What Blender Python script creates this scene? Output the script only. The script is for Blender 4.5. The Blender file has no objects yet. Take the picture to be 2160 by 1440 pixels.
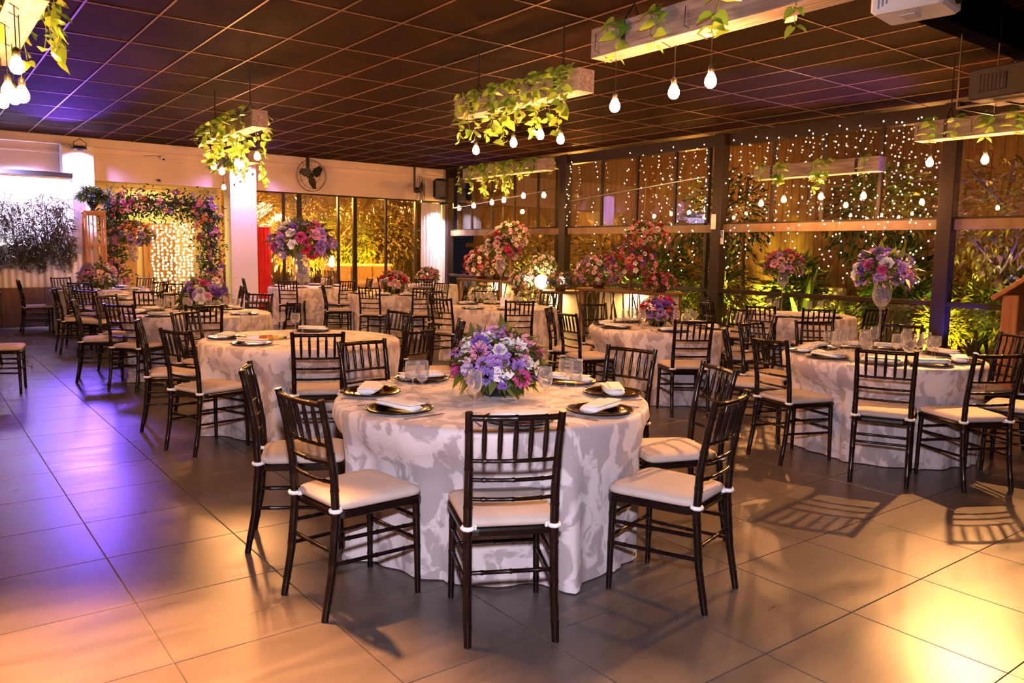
import bpy, math, random
from math import sin, cos, pi, radians, sqrt, atan2, hypot
from mathutils import Vector, Matrix, Euler

# ------------------------------------------------------------------ camera / world / lights / exposure
SC = bpy.context.scene
COL = SC.collection
YAW, PITCH, ROLL, FPX, CAMZ = -0.651518, -0.110802, 0.016335, 1676.43, 1.5
def cam_basis():
    r = Vector((cos(ROLL), 0, sin(ROLL))); u = Vector((-sin(ROLL), 0, cos(ROLL))); f = Vector((0, 1, 0))
    M = Matrix.Rotation(YAW, 3, 'Z') @ Matrix.Rotation(PITCH, 3, 'X')
    return M @ r, M @ u, M @ f
_r, _u, _f = cam_basis()
cam = bpy.data.cameras.new('camera'); camo = bpy.data.objects.new('camera', cam); COL.objects.link(camo)
cam.sensor_width = 36.0; cam.lens = FPX / 2160 * 36; cam.clip_start = 0.05; cam.clip_end = 200
camo.matrix_world = Matrix(((_r.x, _u.x, -_f.x, 0), (_r.y, _u.y, -_f.y, 0), (_r.z, _u.z, -_f.z, CAMZ), (0, 0, 0, 1)))
SC.camera = camo
def in_view(x, y, z, m=0.06):
    d = Vector((x, y, z - CAMZ)); q = d.dot(_f)
    if q <= 0.2: return False
    px = d.dot(_r) / q * FPX / 1080; py = d.dot(_u) / q * FPX / 720
    return abs(px) < 1 + m and abs(py) < 1 + m

vs = SC.view_settings
vs.view_transform = 'Standard'; vs.look = 'None'; vs.gamma = 1.0; vs.use_curve_mapping = False
vs.exposure = 1.4
try:
    SC.cycles.max_bounces = 4; SC.cycles.diffuse_bounces = 2; SC.cycles.glossy_bounces = 2
    SC.cycles.transmission_bounces = 2; SC.cycles.transparent_max_bounces = 10
    SC.cycles.use_adaptive_sampling = True; SC.cycles.adaptive_threshold = 0.10; SC.cycles.adaptive_min_samples = 20
    SC.cycles.caustics_reflective = False; SC.cycles.caustics_refractive = False
    SC.cycles.sample_clamp_indirect = 6.0
except Exception: pass
world = bpy.data.worlds.new('night'); SC.world = world; world.use_nodes = True
bg = world.node_tree.nodes['Background']; bg.inputs[0].default_value = (0.012, 0.010, 0.014, 1); bg.inputs[1].default_value = 0.25

BULB_S = 310.0      # radiance of a pendant bulb
WARM = (1.0, 0.40, 0.125)
def lamp(name, kind, loc, power, color, target=None, size=0.05, spot=60, blend=0.6):
    l = bpy.data.lights.new(name, kind); l.energy = power; l.color = color
    o = bpy.data.objects.new(name, l); COL.objects.link(o); o.location = loc
    if kind == 'SPOT': l.spot_size = radians(spot); l.spot_blend = blend
    if kind == 'AREA': l.size = size
    else: l.shadow_soft_size = size
    if target is not None:
        o.rotation_euler = (Vector(target) - Vector(loc)).to_track_quat('-Z', 'Y').to_euler()
    return o
# the photographer's flash, held just above the lens
lamp('camera_flash', 'SPOT', (0.0, 0.0, 1.82), 215, (1.0, 0.87, 1.0), target=(3.3, 4.0, 0.3), size=0.05, spot=84, blend=0.6)

# warm spots assumed from floor shadows and orange pools (assumed cans built further down)
lamp('stage_beam', 'SPOT', (7.9, 3.10, 3.12), 2700, (1, .43, .13), target=(3.5, 1.1, 0), size=.05, spot=64, blend=.6)  # assumed lamp, throws the sharp chair shadows on the right floor
lamp('stage_beam', 'SPOT', (0.95, 4.0, 3.37), 2000, (1, .40, .115), target=(-.1, 2.2, 0), size=.05, spot=56, blend=.7)  # assumed lamp out of view, added for the orange pool at left

# ------------------------------------------------------------------ mesh helper
class MB:
    def __init__(s): s.v = []; s.f = []; s.sm = []
    def add(s, vs, fs, smooth=False, M=None):
        o = len(s.v)
        if M is not None: vs = [tuple(M @ Vector(p)) for p in vs]
        s.v.extend(vs); s.f.extend([tuple(i + o for i in q) for q in fs]); s.sm.extend([smooth] * len(fs)); return s
    def box(s, c, d, M=None, bev=0.0):
        x, y, z = c; a, b, h = d[0] / 2, d[1] / 2, d[2] / 2
        if bev <= 0:
            vs = [(x + i * a, y + j * b, z + k * h) for k in (-1, 1) for j in (-1, 1) for i in (-1, 1)]
            fs = [(0, 2, 3, 1), (4, 5, 7, 6), (0, 1, 5, 4), (2, 6, 7, 3), (0, 4, 6, 2), (1, 3, 7, 5)]
            return s.add(vs, fs, False, M)
        e = bev; vs = []; fs = []
        for k, zz in enumerate((-h, -h + e, h - e, h)):
            q = e if k in (0, 3) else 0
            A, B = a - q, b - q; c2 = e
            vs += [(x - A + c2, y - B, z + zz), (x + A - c2, y - B, z + zz), (x + A, y - B + c2, z + zz), (x + A, y + B - c2, z + zz),
                   (x + A - c2, y + B, z + zz), (x - A + c2, y + B, z + zz), (x - A, y + B - c2, z + zz), (x - A, y - B + c2, z + zz)]
        for k in range(3):
            for i in range(8): fs.append((k * 8 + i, k * 8 + (i + 1) % 8, k * 8 + 8 + (i + 1) % 8, k * 8 + 8 + i))
        fs.append(tuple(range(7, -1, -1))); fs.append(tuple(range(24, 32)))
        return s.add(vs, fs, False, M)
    def tube(s, pts, rad, n=8, M=None, cap=True):
        P = [Vector(p) for p in pts]; m = len(P)
        if not hasattr(rad, '__len__'): rad = [rad] * m
        vs = []; fs = []; t0 = (P[1] - P[0]).normalized()
        a = Vector((0, 0, 1)) if abs(t0.z) < .9 else Vector((1, 0, 0))
        u = t0.cross(a).normalized()
        for i in range(m):
            t = (P[min(i + 1, m - 1)] - P[max(i - 1, 0)])
            t = t.normalized() if t.length > 1e-9 else t0
            u = (u - t * u.dot(t)); u = u.normalized() if u.length > 1e-6 else t.orthogonal().normalized()
            w = t.cross(u)
            for k in range(n):
                an = 2 * pi * k / n; q = P[i] + (u * cos(an) + w * sin(an)) * rad[i]; vs.append(tuple(q))
        for i in range(m - 1):
            for k in range(n):
                fs.append((i * n + k, i * n + (k + 1) % n, (i + 1) * n + (k + 1) % n, (i + 1) * n + k))
        s.add(vs, fs, True, M)
        if cap: s.add([vs[k] for k in range(n)] + [vs[(m - 1) * n + k] for k in range(n)], [tuple(range(n - 1, -1, -1)), tuple(range(n, 2 * n))], False, M)
        return s
    def lathe(s, prof, n=20, M=None, smooth=True):
        vs = []; fs = []; m = len(prof)
        for r, z in prof:
            for k in range(n):
                a = 2 * pi * k / n; vs.append((r * cos(a), r * sin(a), z))
        for i in range(m - 1):
            for k in range(n): fs.append((i * n + k, i * n + (k + 1) % n, (i + 1) * n + (k + 1) % n, (i + 1) * n + k))
        return s.add(vs, fs, smooth, M)
    def prism(s, poly, z0, z1, M=None):
        n = len(poly); vs = [(x, y, z0) for x, y in poly] + [(x, y, z1) for x, y in poly]
        fs = [tuple(range(n - 1, -1, -1)), tuple(range(n, 2 * n))] + [(i, (i + 1) % n, n + (i + 1) % n, n + i) for i in range(n)]
        return s.add(vs, fs, False, M)
    def leaf(s, b, d, up, L, W, bend=0.2):
        b = Vector(b); d = Vector(d).normalized(); up = Vector(up); sd = d.cross(up)
        sd = sd.normalized() if sd.length > 1e-5 else d.orthogonal().normalized()
        nn = sd.cross(d)
        c = b + d * L * .45 - nn * L * bend * .15; t = b + d * L - nn * L * bend
        l = b + d * L * .38 + sd * W * .5 + nn * W * .14; r = b + d * L * .38 - sd * W * .5 + nn * W * .14
        return s.add([tuple(q) for q in (b, l, c, r, t)], [(0, 1, 2), (0, 2, 3), (1, 4, 2), (2, 4, 3)], True)
    def mesh(s, name, mat=None):
        me = bpy.data.meshes.new(name); me.from_pydata(s.v, [], s.f)
        me.polygons.foreach_set('use_smooth', s.sm); me.update()
        if mat is not None: me.materials.append(mat)
        return me
    def build(s, name, mat, parent=None, loc=(0, 0, 0), rz=0.0):
        return link(name, s.mesh(name, mat), parent, loc, rz)

def link(name, me, parent=None, loc=(0, 0, 0), rz=0.0, rot=None, scale=None):
    o = bpy.data.objects.new(name, me); COL.objects.link(o); o.location = loc
    o.rotation_euler = rot if rot is not None else (0, 0, rz)
    if scale is not None: o.scale = scale if hasattr(scale, '__len__') else (scale,) * 3
    if parent is not None: o.parent = parent
    return o
def tag(o, label=None, cat=None, group=None, kind=None):
    if label: o['label'] = label
    if cat: o['category'] = cat
    if group: o['group'] = group
    if kind: o['kind'] = kind
    return o
def empty(name, loc=(0, 0, 0), rz=0.0, label=None, cat=None, group=None, kind=None, scale=None):
    return tag(link(name, None, None, loc, rz, scale=scale), label, cat, group, kind)
def kids(o): return [c for c in COL.objects if c.parent == o]
CH = {}
def copy_tree(o, loc, rz, label=None, group=None, scale=None):
    c = o.copy(); COL.objects.link(c); c.location = loc; c.rotation_euler = (0, 0, rz)
    if scale is not None: c.scale = (scale,) * 3
    if label: c['label'] = label
    if group: c['group'] = group
    if o.name not in CH: CH[o.name] = [(k, kids(k)) for k in kids(o)]
    for k, g in CH[o.name]:
        d = k.copy(); COL.objects.link(d); d.parent = c
        for q in g:
            e = q.copy(); COL.objects.link(e); e.parent = d
    return c

# ------------------------------------------------------------------ materials
def mat(name, col, rough=.5, metal=0.0, spec=.5, emis=None, es=0.0, coat=0.0, sheen=0.0):
    m = bpy.data.materials.new(name); m.use_nodes = True; b = m.node_tree.nodes['Principled BSDF']
    b.inputs['Base Color'].default_value = (*col, 1); b.inputs['Roughness'].default_value = rough; b.inputs['Metallic'].default_value = metal
    b.inputs['Specular IOR Level'].default_value = spec
    if coat: b.inputs['Coat Weight'].default_value = coat; b.inputs['Coat Roughness'].default_value = .12
    if sheen: b.inputs['Sheen Weight'].default_value = sheen
    if emis: b.inputs['Emission Color'].default_value = (*emis, 1); b.inputs['Emission Strength'].default_value = es
    return m
def nd(m, t, **kw):
    n = m.node_tree.nodes.new(t)
    for k, v in kw.items():
        if k.startswith('i_'):
            key = k[2:]; key = int(key) if key.isdigit() else key.replace('_', ' ')
            n.inputs[key].default_value = v
        else: setattr(n, k, v)
    return n
def lk(m, a, b): m.node_tree.links.new(a, b)
def noisy(name, c1, c2, scale=6, detail=4, rough=.5, stretch=None, dist=0.0, lo=.35, hi=.65, bump=0.0, metal=0.0, spec=.5, coord='Object', coat=0.0, sheen=0.0, rr=None):
    """two-tone noise material; stretch = per-axis scale of the pattern"""
    m = mat(name, c1, rough, metal, spec, coat=coat, sheen=sheen); b = m.node_tree.nodes['Principled BSDF']
    if coord == 'World':
        src = nd(m, 'ShaderNodeNewGeometry').outputs['Position']
    else: src = nd(m, 'ShaderNodeTexCoord').outputs[coord]
    mp = nd(m, 'ShaderNodeMapping'); lk(m, src, mp.inputs[0])
    if stretch: mp.inputs['Scale'].default_value = stretch
    n = nd(m, 'ShaderNodeTexNoise', i_Scale=scale, i_Detail=detail, i_Distortion=dist); lk(m, mp.outputs[0], n.inputs['Vector'])
    r = nd(m, 'ShaderNodeValToRGB'); r.color_ramp.elements[0].position = lo; r.color_ramp.elements[1].position = hi
    r.color_ramp.elements[0].color = (*c1, 1); r.color_ramp.elements[1].color = (*c2, 1)
    lk(m, n.outputs[0], r.inputs[0]); lk(m, r.outputs[0], b.inputs['Base Color'])
    if rr:
        q = nd(m, 'ShaderNodeMapRange', i_3=rr[0], i_4=rr[1]); lk(m, n.outputs[0], q.inputs[0]); lk(m, q.outputs[0], b.inputs['Roughness'])
    if bump:
        u = nd(m, 'ShaderNodeBump', i_Strength=bump, i_Distance=.01); lk(m, n.outputs[0], u.inputs['Height']); lk(m, u.outputs[0], b.inputs['Normal'])
    return m
def glass(name, tint=(1, 1, 1), base=.05, gain=.8, power=4.0, rough=0.0, gcol=(1, 1, 1), bump=None, pale=0.0):
    m = bpy.data.materials.new(name); m.use_nodes = True; nt = m.node_tree; nt.nodes.clear()
    out = nt.nodes.new('ShaderNodeOutputMaterial'); mx = nt.nodes.new('ShaderNodeMixShader')
    tr = nd(m, 'ShaderNodeBsdfTransparent', i_Color=(*tint, 1)); gl = nd(m, 'ShaderNodeBsdfGlossy', i_Color=(*gcol, 1), i_Roughness=rough)
    lw = nd(m, 'ShaderNodeLayerWeight', i_Blend=.5); pw = nd(m, 'ShaderNodeMath', operation='POWER', i_1=power); ma = nd(m, 'ShaderNodeMath', operation='MULTIPLY_ADD', i_1=gain, i_2=base)
    lk(m, lw.outputs['Facing'], pw.inputs[0]); lk(m, pw.outputs[0], ma.inputs[0]); lk(m, ma.outputs[0], mx.inputs[0])
    sh = gl.outputs[0]
    if pale:
        df = nd(m, 'ShaderNodeBsdfDiffuse', i_Color=(.9, .9, .92, 1)); m2 = nd(m, 'ShaderNodeMixShader', i_0=pale); lk(m, sh, m2.inputs[1]); lk(m, df.outputs[0], m2.inputs[2]); sh = m2.outputs[0]  # white diffuse mixed into the edges imitates bright highlights along the glass
    lk(m, tr.outputs[0], mx.inputs[1]); lk(m, sh, mx.inputs[2]); lk(m, mx.outputs[0], out.inputs[0])
    if bump:
        tc = nd(m, 'ShaderNodeTexCoord'); mp = nd(m, 'ShaderNodeMapping'); mp.inputs['Scale'].default_value = bump[1]
        n = nd(m, 'ShaderNodeTexNoise', i_Scale=1.0, i_Detail=3.0, i_Distortion=1.0); u = nd(m, 'ShaderNodeBump', i_Strength=bump[0], i_Distance=.05)
        lk(m, tc.outputs['Object'], mp.inputs[0]); lk(m, mp.outputs[0], n.inputs['Vector']); lk(m, n.outputs[0], u.inputs['Height']); lk(m, u.outputs[0], gl.inputs['Normal'])
    return m
def emit(name, col, s, sample=True):
    m = bpy.data.materials.new(name); m.use_nodes = True; nt = m.node_tree; nt.nodes.clear()
    out = nt.nodes.new('ShaderNodeOutputMaterial'); e = nd(m, 'ShaderNodeEmission', i_Color=(*col, 1), i_Strength=s); lk(m, e.outputs[0], out.inputs[0])
    if not sample:
        try: m.cycles.emission_sampling = 'NONE'
        except Exception: pass
    return m
def leafmat(name, c1, c2, rough=.45):
    m = mat(name, c1, rough); b = m.node_tree.nodes['Principled BSDF']
    g = nd(m, 'ShaderNodeNewGeometry'); r = nd(m, 'ShaderNodeValToRGB')
    r.color_ramp.elements[0].color = (*c1, 1); r.color_ramp.elements[1].color = (*c2, 1)
    lk(m, g.outputs['Random Per Island'], r.inputs[0]); lk(m, r.outputs[0], b.inputs['Base Color'])
    tl = nd(m, 'ShaderNodeBsdfTranslucent'); mx = nd(m, 'ShaderNodeMixShader', i_0=.3)
    lk(m, r.outputs[0], tl.inputs[0]); lk(m, b.outputs[0], mx.inputs[1]); lk(m, tl.outputs[0], mx.inputs[2])
    lk(m, mx.outputs[0], m.node_tree.nodes['Material Output'].inputs[0])
    return m
M = {}
M['chair'] = noisy('dark_lacquered_wood', (.0055, .0025, .0022), (.011, .0045, .0038), 14, 3, .24, spec=.35)
M['cushion'] = noisy('cream_cushion_fabric', (.48, .405, .37), (.54, .46, .42), 9, 5, .85, bump=.15)
M['white'] = mat('white_cotton', (.82, .82, .84), .8)
M['napkin'] = noisy('white_napkin', (.80, .81, .84), (.86, .86, .88), 20, 3, .85, bump=.2)
M['tile'] = noisy('porcelain_tile', (.060, .050, .049), (.098, .080, .074), 1.6, 6, .27, stretch=(1, 4.5, 1), coord='World', dist=.6, lo=.3, hi=.7, rr=(.22, .40), spec=.55)
M['grout'] = mat('pale_grout', (.30, .26, .24), .8)
M['ctile'] = noisy('dark_ceiling_tile', (.020, .0072, .0034), (.033, .0115, .005), 2.5, 3, .8, coord='World', spec=.05)
M['tbar'] = mat('ceiling_grid_steel', (.24, .125, .075), .45, .2)
M['paint'] = noisy('cream_wall_paint', (.70, .575, .525), (.74, .615, .56), 3, 3, .7, coord='World')
M['steel'] = mat('dark_brown_steel', (.020, .012, .009), .5, spec=.3)
M['navy'] = mat('navy_steel', (.008, .008, .013), .6, spec=.2)
M['black'] = mat('black_plastic', (.012, .012, .014), .4)
M['metal'] = mat('brushed_metal', (.5, .5, .52), .35, 1.0)
M['wood'] = noisy('weathered_planter_wood', (.22, .165, .15), (.42, .34, .32), 3.0, 5, .6, stretch=(9, 1, 9), dist=.8, bump=.15)
M['wood_o'] = noisy('orange_brown_wood', (.34, .13, .045), (.46, .20, .075), 3, 4, .5, stretch=(6, 6, .8), dist=.6)
M['wood_d'] = noisy('dark_brown_wood', (.10, .042, .020), (.17, .075, .035), 3, 4, .45, stretch=(6, 6, .8), dist=.6)
M['fence'] = noisy('stained_fence_board', (.075, .032, .012), (.13, .060, .024), 4, 4, .6, stretch=(5, 5, .6))
M['vine'] = leafmat('pothos_leaf', (.10, .24, .035), (.34, .46, .07), .35)
M['green'] = leafmat('garden_leaf', (.055, .085, .015), (.17, .20, .03))
M['dkgreen'] = leafmat('dark_leaf', (.02, .05, .018), (.05, .10, .035))
M['bamboo'] = leafmat('dry_bamboo_leaf', (.06, .07, .04), (.20, .17, .11))
M['olive'] = leafmat('olive_leaf', (.11, .085, .02), (.30, .22, .05))
M['bark'] = mat('bark', (.10, .06, .035), .85)
M['glass'] = glass('clear_glass', (.96, .96, .97), .10, .85, 1.8, rough=.02, gcol=(1, 1, 1), pale=.42)
M['pane'] = glass('window_glass', (.93, .92, .90), .055, .8, 3.5)
M['vinyl'] = glass('clear_vinyl_sheet', (.95, .90, .80), .09, .7, 2.5, rough=.04, bump=(.55, (2.2, 2.2, 1.2)))
M['bulb'] = emit('lit_filament_bulb', WARM, BULB_S)
M['fairy'] = emit('fairy_light_white', (1, .80, .50), 3.5, False)
M['fairy_w'] = emit('fairy_light_warm', (1, .78, .25), 2.2, False)
M['globe'] = emit('lit_globe_lamp', (1, .74, .36), 26)
M['lantern'] = emit('lit_candle_lantern', (1, .72, .38), 3.2)
M['charger'] = noisy('bronze_gold_charger', (.20, .115, .035), (.42, .27, .09), 3, 2, .14, metal=1.0)
M['charger_d'] = mat('dark_bronze_rim', (.045, .026, .016), .16, .7)
M['cutlery'] = mat('polished_cutlery', (.60, .56, .54), .12, 1.0)
M['mirror'] = mat('mirror_plate', (.7, .7, .72), .04, 1.0)
M['bowl'] = mat('black_ceramic', (.010, .010, .012), .18)
M['red'] = noisy('red_curtain', (.62, .015, .008), (.72, .03, .012), 5, 3, .75)
M['curtain'] = mat('white_curtain', (.80, .78, .76), .8)
M['sofa'] = noisy('tan_rattan_sofa', (.46, .28, .10), (.55, .35, .14), 14, 3, .65, bump=.3)
M['soil'] = mat('soil', (.05, .035, .02), .9)
M['stone'] = noisy('pale_paving', (.30, .26, .22), (.38, .33, .28), 4, 4, .7, coord='World')
M['cage'] = mat('grey_appliance', (.05, .044, .046), .6, spec=.2)
M['white_p'] = mat('white_plastic', (.84, .84, .88), .35)
M['grey_p'] = mat('pale_grey_plastic', (.55, .55, .60), .4)
M['ink'] = mat('grey_print', (.25, .26, .32), .6)
M['inkb'] = mat('blue_print', (.05, .10, .40), .5)
def damask():
    m = noisy('damask_tablecloth', (.40, .355, .39), (.66, .61, .65), 9.5, 10, .6, stretch=(1, 1, .75), dist=.7, lo=.465, hi=.52, sheen=.1)
    return m
M['cloth'] = damask()
PET = {'lilac': (.44, .25, .72), 'violet': (.22, .09, .55), 'pink': (.78, .34, .52), 'magenta': (.62, .08, .28), 'white': (.84, .80, .80), 'blush': (.82, .52, .52), 'red': (.62, .02, .06), 'blue': (.30, .24, .66), 'cream': (.82, .70, .48), 'coral': (.80, .28, .20)}
for k, c in PET.items(): M['p_' + k] = noisy('petal_' + k, tuple(x * .8 for x in c), tuple(min(1, x * 1.15) for x in c), 30, 2, .6)

# ------------------------------------------------------------------ the setting
ZC, YW, XW = 3.6, 17.8, 11.4
X0, Y0 = -5.0, -4.0
# floor: grout slab + tiles
FT, FX, FY = .609, .70, 2.30
fl = tag(MB().box(((X0 + XW + .3) / 2, (Y0 + YW + .8) / 2, -.10), (XW + .3 - X0, YW + .8 - Y0, .184)).build('floor', M['grout']), kind='structure')
tile_me = MB().box((0, 0, -.0095), (FT - .004, FT - .004, .019), bev=.0016).mesh('floor_tile', M['tile'])
cells = []
for i in range(-9, 18):
    for j in range(-10, 26):
        cx, cy = FX + (i + .5) * FT, FY + (j + .5) * FT
        if cx - FT / 2 < X0 or cx + FT / 2 > XW - .1 or cy + FT / 2 > YW - .05: continue
        cells.append((cx, cy, in_view(cx, cy, 0, .12)))
near = sorted([c for c in cells if c[2]], key=lambda c: hypot(c[0], c[1]))[:300]
ns = set(near)
for cx, cy, _ in near: link('floor_tile', tile_me, fl, (cx, cy, 0))
rest = MB()
for c in cells:
    if c not in ns: rest.box((c[0], c[1], -.0095), (FT - .004, FT - .004, .019))
tag(rest.build('floor_tile_field', M['tile'], fl), kind='stuff')

# ceiling: slab, tiles, grid bars
ce = tag(MB().box(((X0 + XW + .4) / 2, (Y0 + YW + .5) / 2, ZC + .16), (XW + .4 - X0, YW + .5 - Y0, .2)).build('ceiling', M['navy']), kind='structure')
CX, CY, CTX, CTY = 1.965, 6.73, .607, 1.225
ct_me = MB().box((0, 0, 0), (CTX - .004, CTY - .004, .03)).mesh('ceiling_tile', M['ctile'])
cc = []
for i in range(-12, 16):
    for j in range(-9, 10):
        cx, cy = CX + (i + .5) * CTX, CY + (j + .5) * CTY
        if cx - CTX / 2 < X0 or cx + CTX / 2 > XW + .1 or cy + CTY / 2 > YW + .1: continue
        cc.append((cx, cy, in_view(cx, cy, ZC, .12)))
vis = sorted([c for c in cc if c[2]], key=lambda c: hypot(c[0], c[1]))[:290]
vset = set(vis)
for cx, cy, _ in vis: link('ceiling_tile', ct_me, ce, (cx, cy, ZC + .017))
rest = MB()
for c in cc:
    if c not in vset: rest.box((c[0], c[1], ZC + .017), (CTX - .004, CTY - .004, .03))
tag(rest.build('ceiling_tile_field', M['ctile'], ce), kind='stuff')
for i in range(-11, 17):
    x = CX + i * CTX
    if X0 < x < XW: MB().box((x, (Y0 + YW) / 2, ZC - .002), (.017, YW - Y0, .006)).build('ceiling_grid_bar', M['tbar'], ce)
for j in range(-8, 10):
    y = CY + j * CTY
    if Y0 < y < YW: MB().box(((X0 + XW) / 2, y, ZC - .0015), (XW - X0, .015, .005)).build('ceiling_cross_bar', M['tbar'], ce)

# back wall: upper band with cornice beam, columns, bays
wb = MB()
wb.box(((X0 + 11.2) / 2, YW + .15, 3.21), (11.2 - X0, .30, .82))
wb.box((X0 / 2 + 1.245, YW + .15, 1.4), (2.49 - X0, .30, 2.8))                # solid bay behind the screen
wb.box((11.30, YW + .2, 1.8), (.24, .5, 3.6))
wall_back = tag(wb.build('wall_back', M['paint']), kind='structure')
MB().box(((X0 + 11.2) / 2, YW - .06, 3.52), (11.2 - X0, .14, .17), bev=.01).build('cornice_beam', M['paint'], wall_back)
MB().box(((X0 + 11.2) / 2, YW - .012, 3.30), (11.2 - X0, .024, .05), bev=.004).build('moulding', M['paint'], wall_back)
for a, b in ((2.49, 3.05), (5.66, 6.25)):
    MB().box(((a + b) / 2, YW - .045, 1.715), (b - a, .41, 3.43), bev=.012).build('column', M['curtain'], wall_back)
# recess of the flower arch
rc = MB()
rc.box((4.36, 19.2, 1.4), (2.8, .12, 2.8)); rc.box((3.08, 18.65, 1.4), (.1, 1.1, 2.8)); rc.box((5.60, 18.65, 1.4), (.1, 1.1, 2.8)); rc.box((4.36, 18.65, 2.86), (2.8, 1.2, .12)); rc.box((4.36, 18.65, -.05), (2.8, 1.2, .1))
rc.build('recess', noisy('yellow_plaster', (.62, .46, .24), (.68, .52, .30), 3, 3, .7), wall_back)
for x in (3.75, 4.55):
    MB().box((x, 19.10, 1.02), (.66, .06, 2.04), bev=.008).box((x, 19.06, 1.55), (.44, .03, .7), bev=.006).box((x, 19.06, .55), (.44, .03, .8), bev=.006).build('door_panel', M['wood_o'], wall_back)
lamp('recess_lamp', 'AREA', (4.36, 18.45, 2.72), 17, (1, .66, .22), target=(4.36, 18.7, 0), size=.9)
# glazed bay of clear vinyl sheets
for x in (6.97, 7.35, 8.32, 8.75, 9.6, 10.45, 11.18):
    MB().box((x, YW + .06, 1.4), (.05 if x not in (7.35, 8.75) else .10, .08, 2.8), bev=.004).build('mullion', M['steel'], wall_back)
for a, b in ((6.25, 6.97), (6.97, 7.35), (7.35, 8.32), (8.32, 8.75), (8.75, 9.6), (9.6, 10.45)):
    MB().box(((a + b) / 2, YW + .06, 1.4), (b - a - .04, .006, 2.78)).build('vinyl_pane', M['vinyl'], wall_back)
MB().box((8.7, YW + .06, 2.79), (4.9, .10, .05)).build('head_rail', M['steel'], wall_back)
# corner post and glass wall on the right
wr = MB(); wr.box((XW + .08, (17.8 - 2) / 2, -.02), (.2, 19.8, .16)); wr.box((XW + .05, 7.9, 3.5), (.16, 19.8, .2))
wall_right = tag(wr.build('wall_right', M['steel']), kind='structure')
POSTS = (17.72, 13.1, 9.0, 5.15, 1.2)
for y in POSTS: MB().box((XW - .03, y, 1.8), (.18, .20, 3.6), bev=.008).build('post', M['steel'], wall_right)
for y in (9.30, 13.42): MB().box((XW + .02, y, 1.8), (.08, .07, 3.6), bev=.006).build('jamb', M['steel'], wall_right)
for a, b, nm in ((13.1, 17.72, 5), (9.0, 13.1, 4), (5.15, 9.0, 4), (1.2, 5.15, 4)):
    ys = [a + .1 + (b - a - .2) * k / nm for k in range(nm + 1)]
    for k in range(nm):
        yc, w = (ys[k] + ys[k + 1]) / 2, ys[k + 1] - ys[k] - .02
        MB().box((XW + .03, yc, 2.78), (.008, w, 1.42)).build('upper_pane', M['pane'], wall_right)
        if k: MB().box((XW + .03, ys[k], 2.78), (.05, .06, 1.44), bev=.004).build('mullion', M['steel'], wall_right)
    MB().box((XW + .03, (a + b) / 2, .46), (.008, b - a - .22, .78)).build('lower_pane', M['pane'], wall_right)
    MB().box((XW - .01, (a + b) / 2, 1.985), (.05, b - a - .18, .14), bev=.006).build('valance_board', noisy('tan_valance', (.17, .105, .06), (.22, .145, .085), 5, 3, .6), wall_right)
    MB().box((XW + .02, (a + b) / 2, 2.07), (.08, b - a - .18, .03)).build('sill_bar', M['steel'], wall_right)
    MB().box((XW - .04, (a + b) / 2, .90), (.10, b - a - .18, .07), bev=.008).build('hand_rail', M['steel'], wall_right)
for a, b in ((9.35, 13.0), (13.5, 17.6)):
    MB().tube([(XW - .02, a, 2.90), (XW - .02, b, 2.62)], .014, 6).build('awning_rod', M['metal'], wall_right)
# remaining walls of the hall, behind the photographer
tag(MB().box((X0 - .1, (Y0 + YW) / 2, 1.8), (.2, YW - Y0, 3.6)).build('wall_left', M['paint']), kind='structure')
tag(MB().box(((X0 + XW) / 2, Y0 - .1, 1.8), (XW - X0, .2, 3.6)).build('wall_front', M['paint']), kind='structure')
# outside ground and fence
tag(MB().box((14.2, 8, -.16), (5.6, 32, .2)).build('ground', M['soil']), kind='structure')
tag(MB().box((6, 21.6, -.16), (14, 6.6, .2)).build('terrace', M['stone']), kind='structure')
fe = tag(MB().box((15.5, 10, 1.75), (.06, 26, .14)).box((15.5, 10, .5), (.06, 26, .14)).box((15.5, 10, 3.2), (.06, 26, .14)).build('garden_fence', M['fence']), 'tall dark board fence closing the garden beyond the glass wall', 'fence')
fb = MB().box((0, 0, 2.4), (.03, .195, 4.8), bev=.004).mesh('fence_board', M['fence'])
for k in range(125): link('fence_board', fb, fe, (15.45, -2.4 + k * .20, 0))
fe2 = tag(MB().box((8.5, 24.4, 1.75), (13, .06, .14)).box((8.5, 24.4, .5), (13, .06, .14)).build('terrace_fence', M['fence']), 'board fence closing the terrace behind the sofa', 'fence')
for k in range(62): link('fence_board', fb, fe2, (2.3 + k * .20, 24.36, 0), pi / 2)

# ------------------------------------------------------------------ chairs
def bamboo(pts, r, n=9, nodes=4, ring=.0022):
    """densified tube with little node rings"""
    P = [Vector(p) for p in pts]; L = [0]
    for a, b in zip(P, P[1:]): L.append(L[-1] + (b - a).length)
    T = L[-1]; S = sorted(set([l for l in L] + [T * (k + .5) / nodes + d for k in range(nodes) for d in (-.009, 0, .009)]))
    S = [s for s in S if 0 <= s <= T]; out = []; rad = []
    for s in S:
        i = max(k for k in range(len(L)) if L[k] <= s + 1e-9); i = min(i, len(P) - 2)
        t = (s - L[i]) / max(1e-9, L[i + 1] - L[i]); out.append(tuple(P[i].lerp(P[i + 1], t)))
        isn = any(abs(s - T * (k + .5) / nodes) < 1e-6 for k in range(nodes)); rr = r(s / T) if callable(r) else r
        rad.append(rr + (ring if isn else 0))
    return MB().tube(out, rad, n)
def rounded(poly, rad, seg=4):
    out = []; n = len(poly)
    for i in range(n):
        p, a, b = Vector(poly[i]), Vector(poly[i - 1]), Vector(poly[(i + 1) % n])
        u, w = (a - p).normalized(), (b - p).normalized()
        s, e = p + u * rad, p + w * rad
        for k in range(seg + 1):
            t = k / seg; q = s * (1 - t) ** 2 + p * 2 * t * (1 - t) + e * t * t; out.append((q.x, q.y))
    return out
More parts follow.
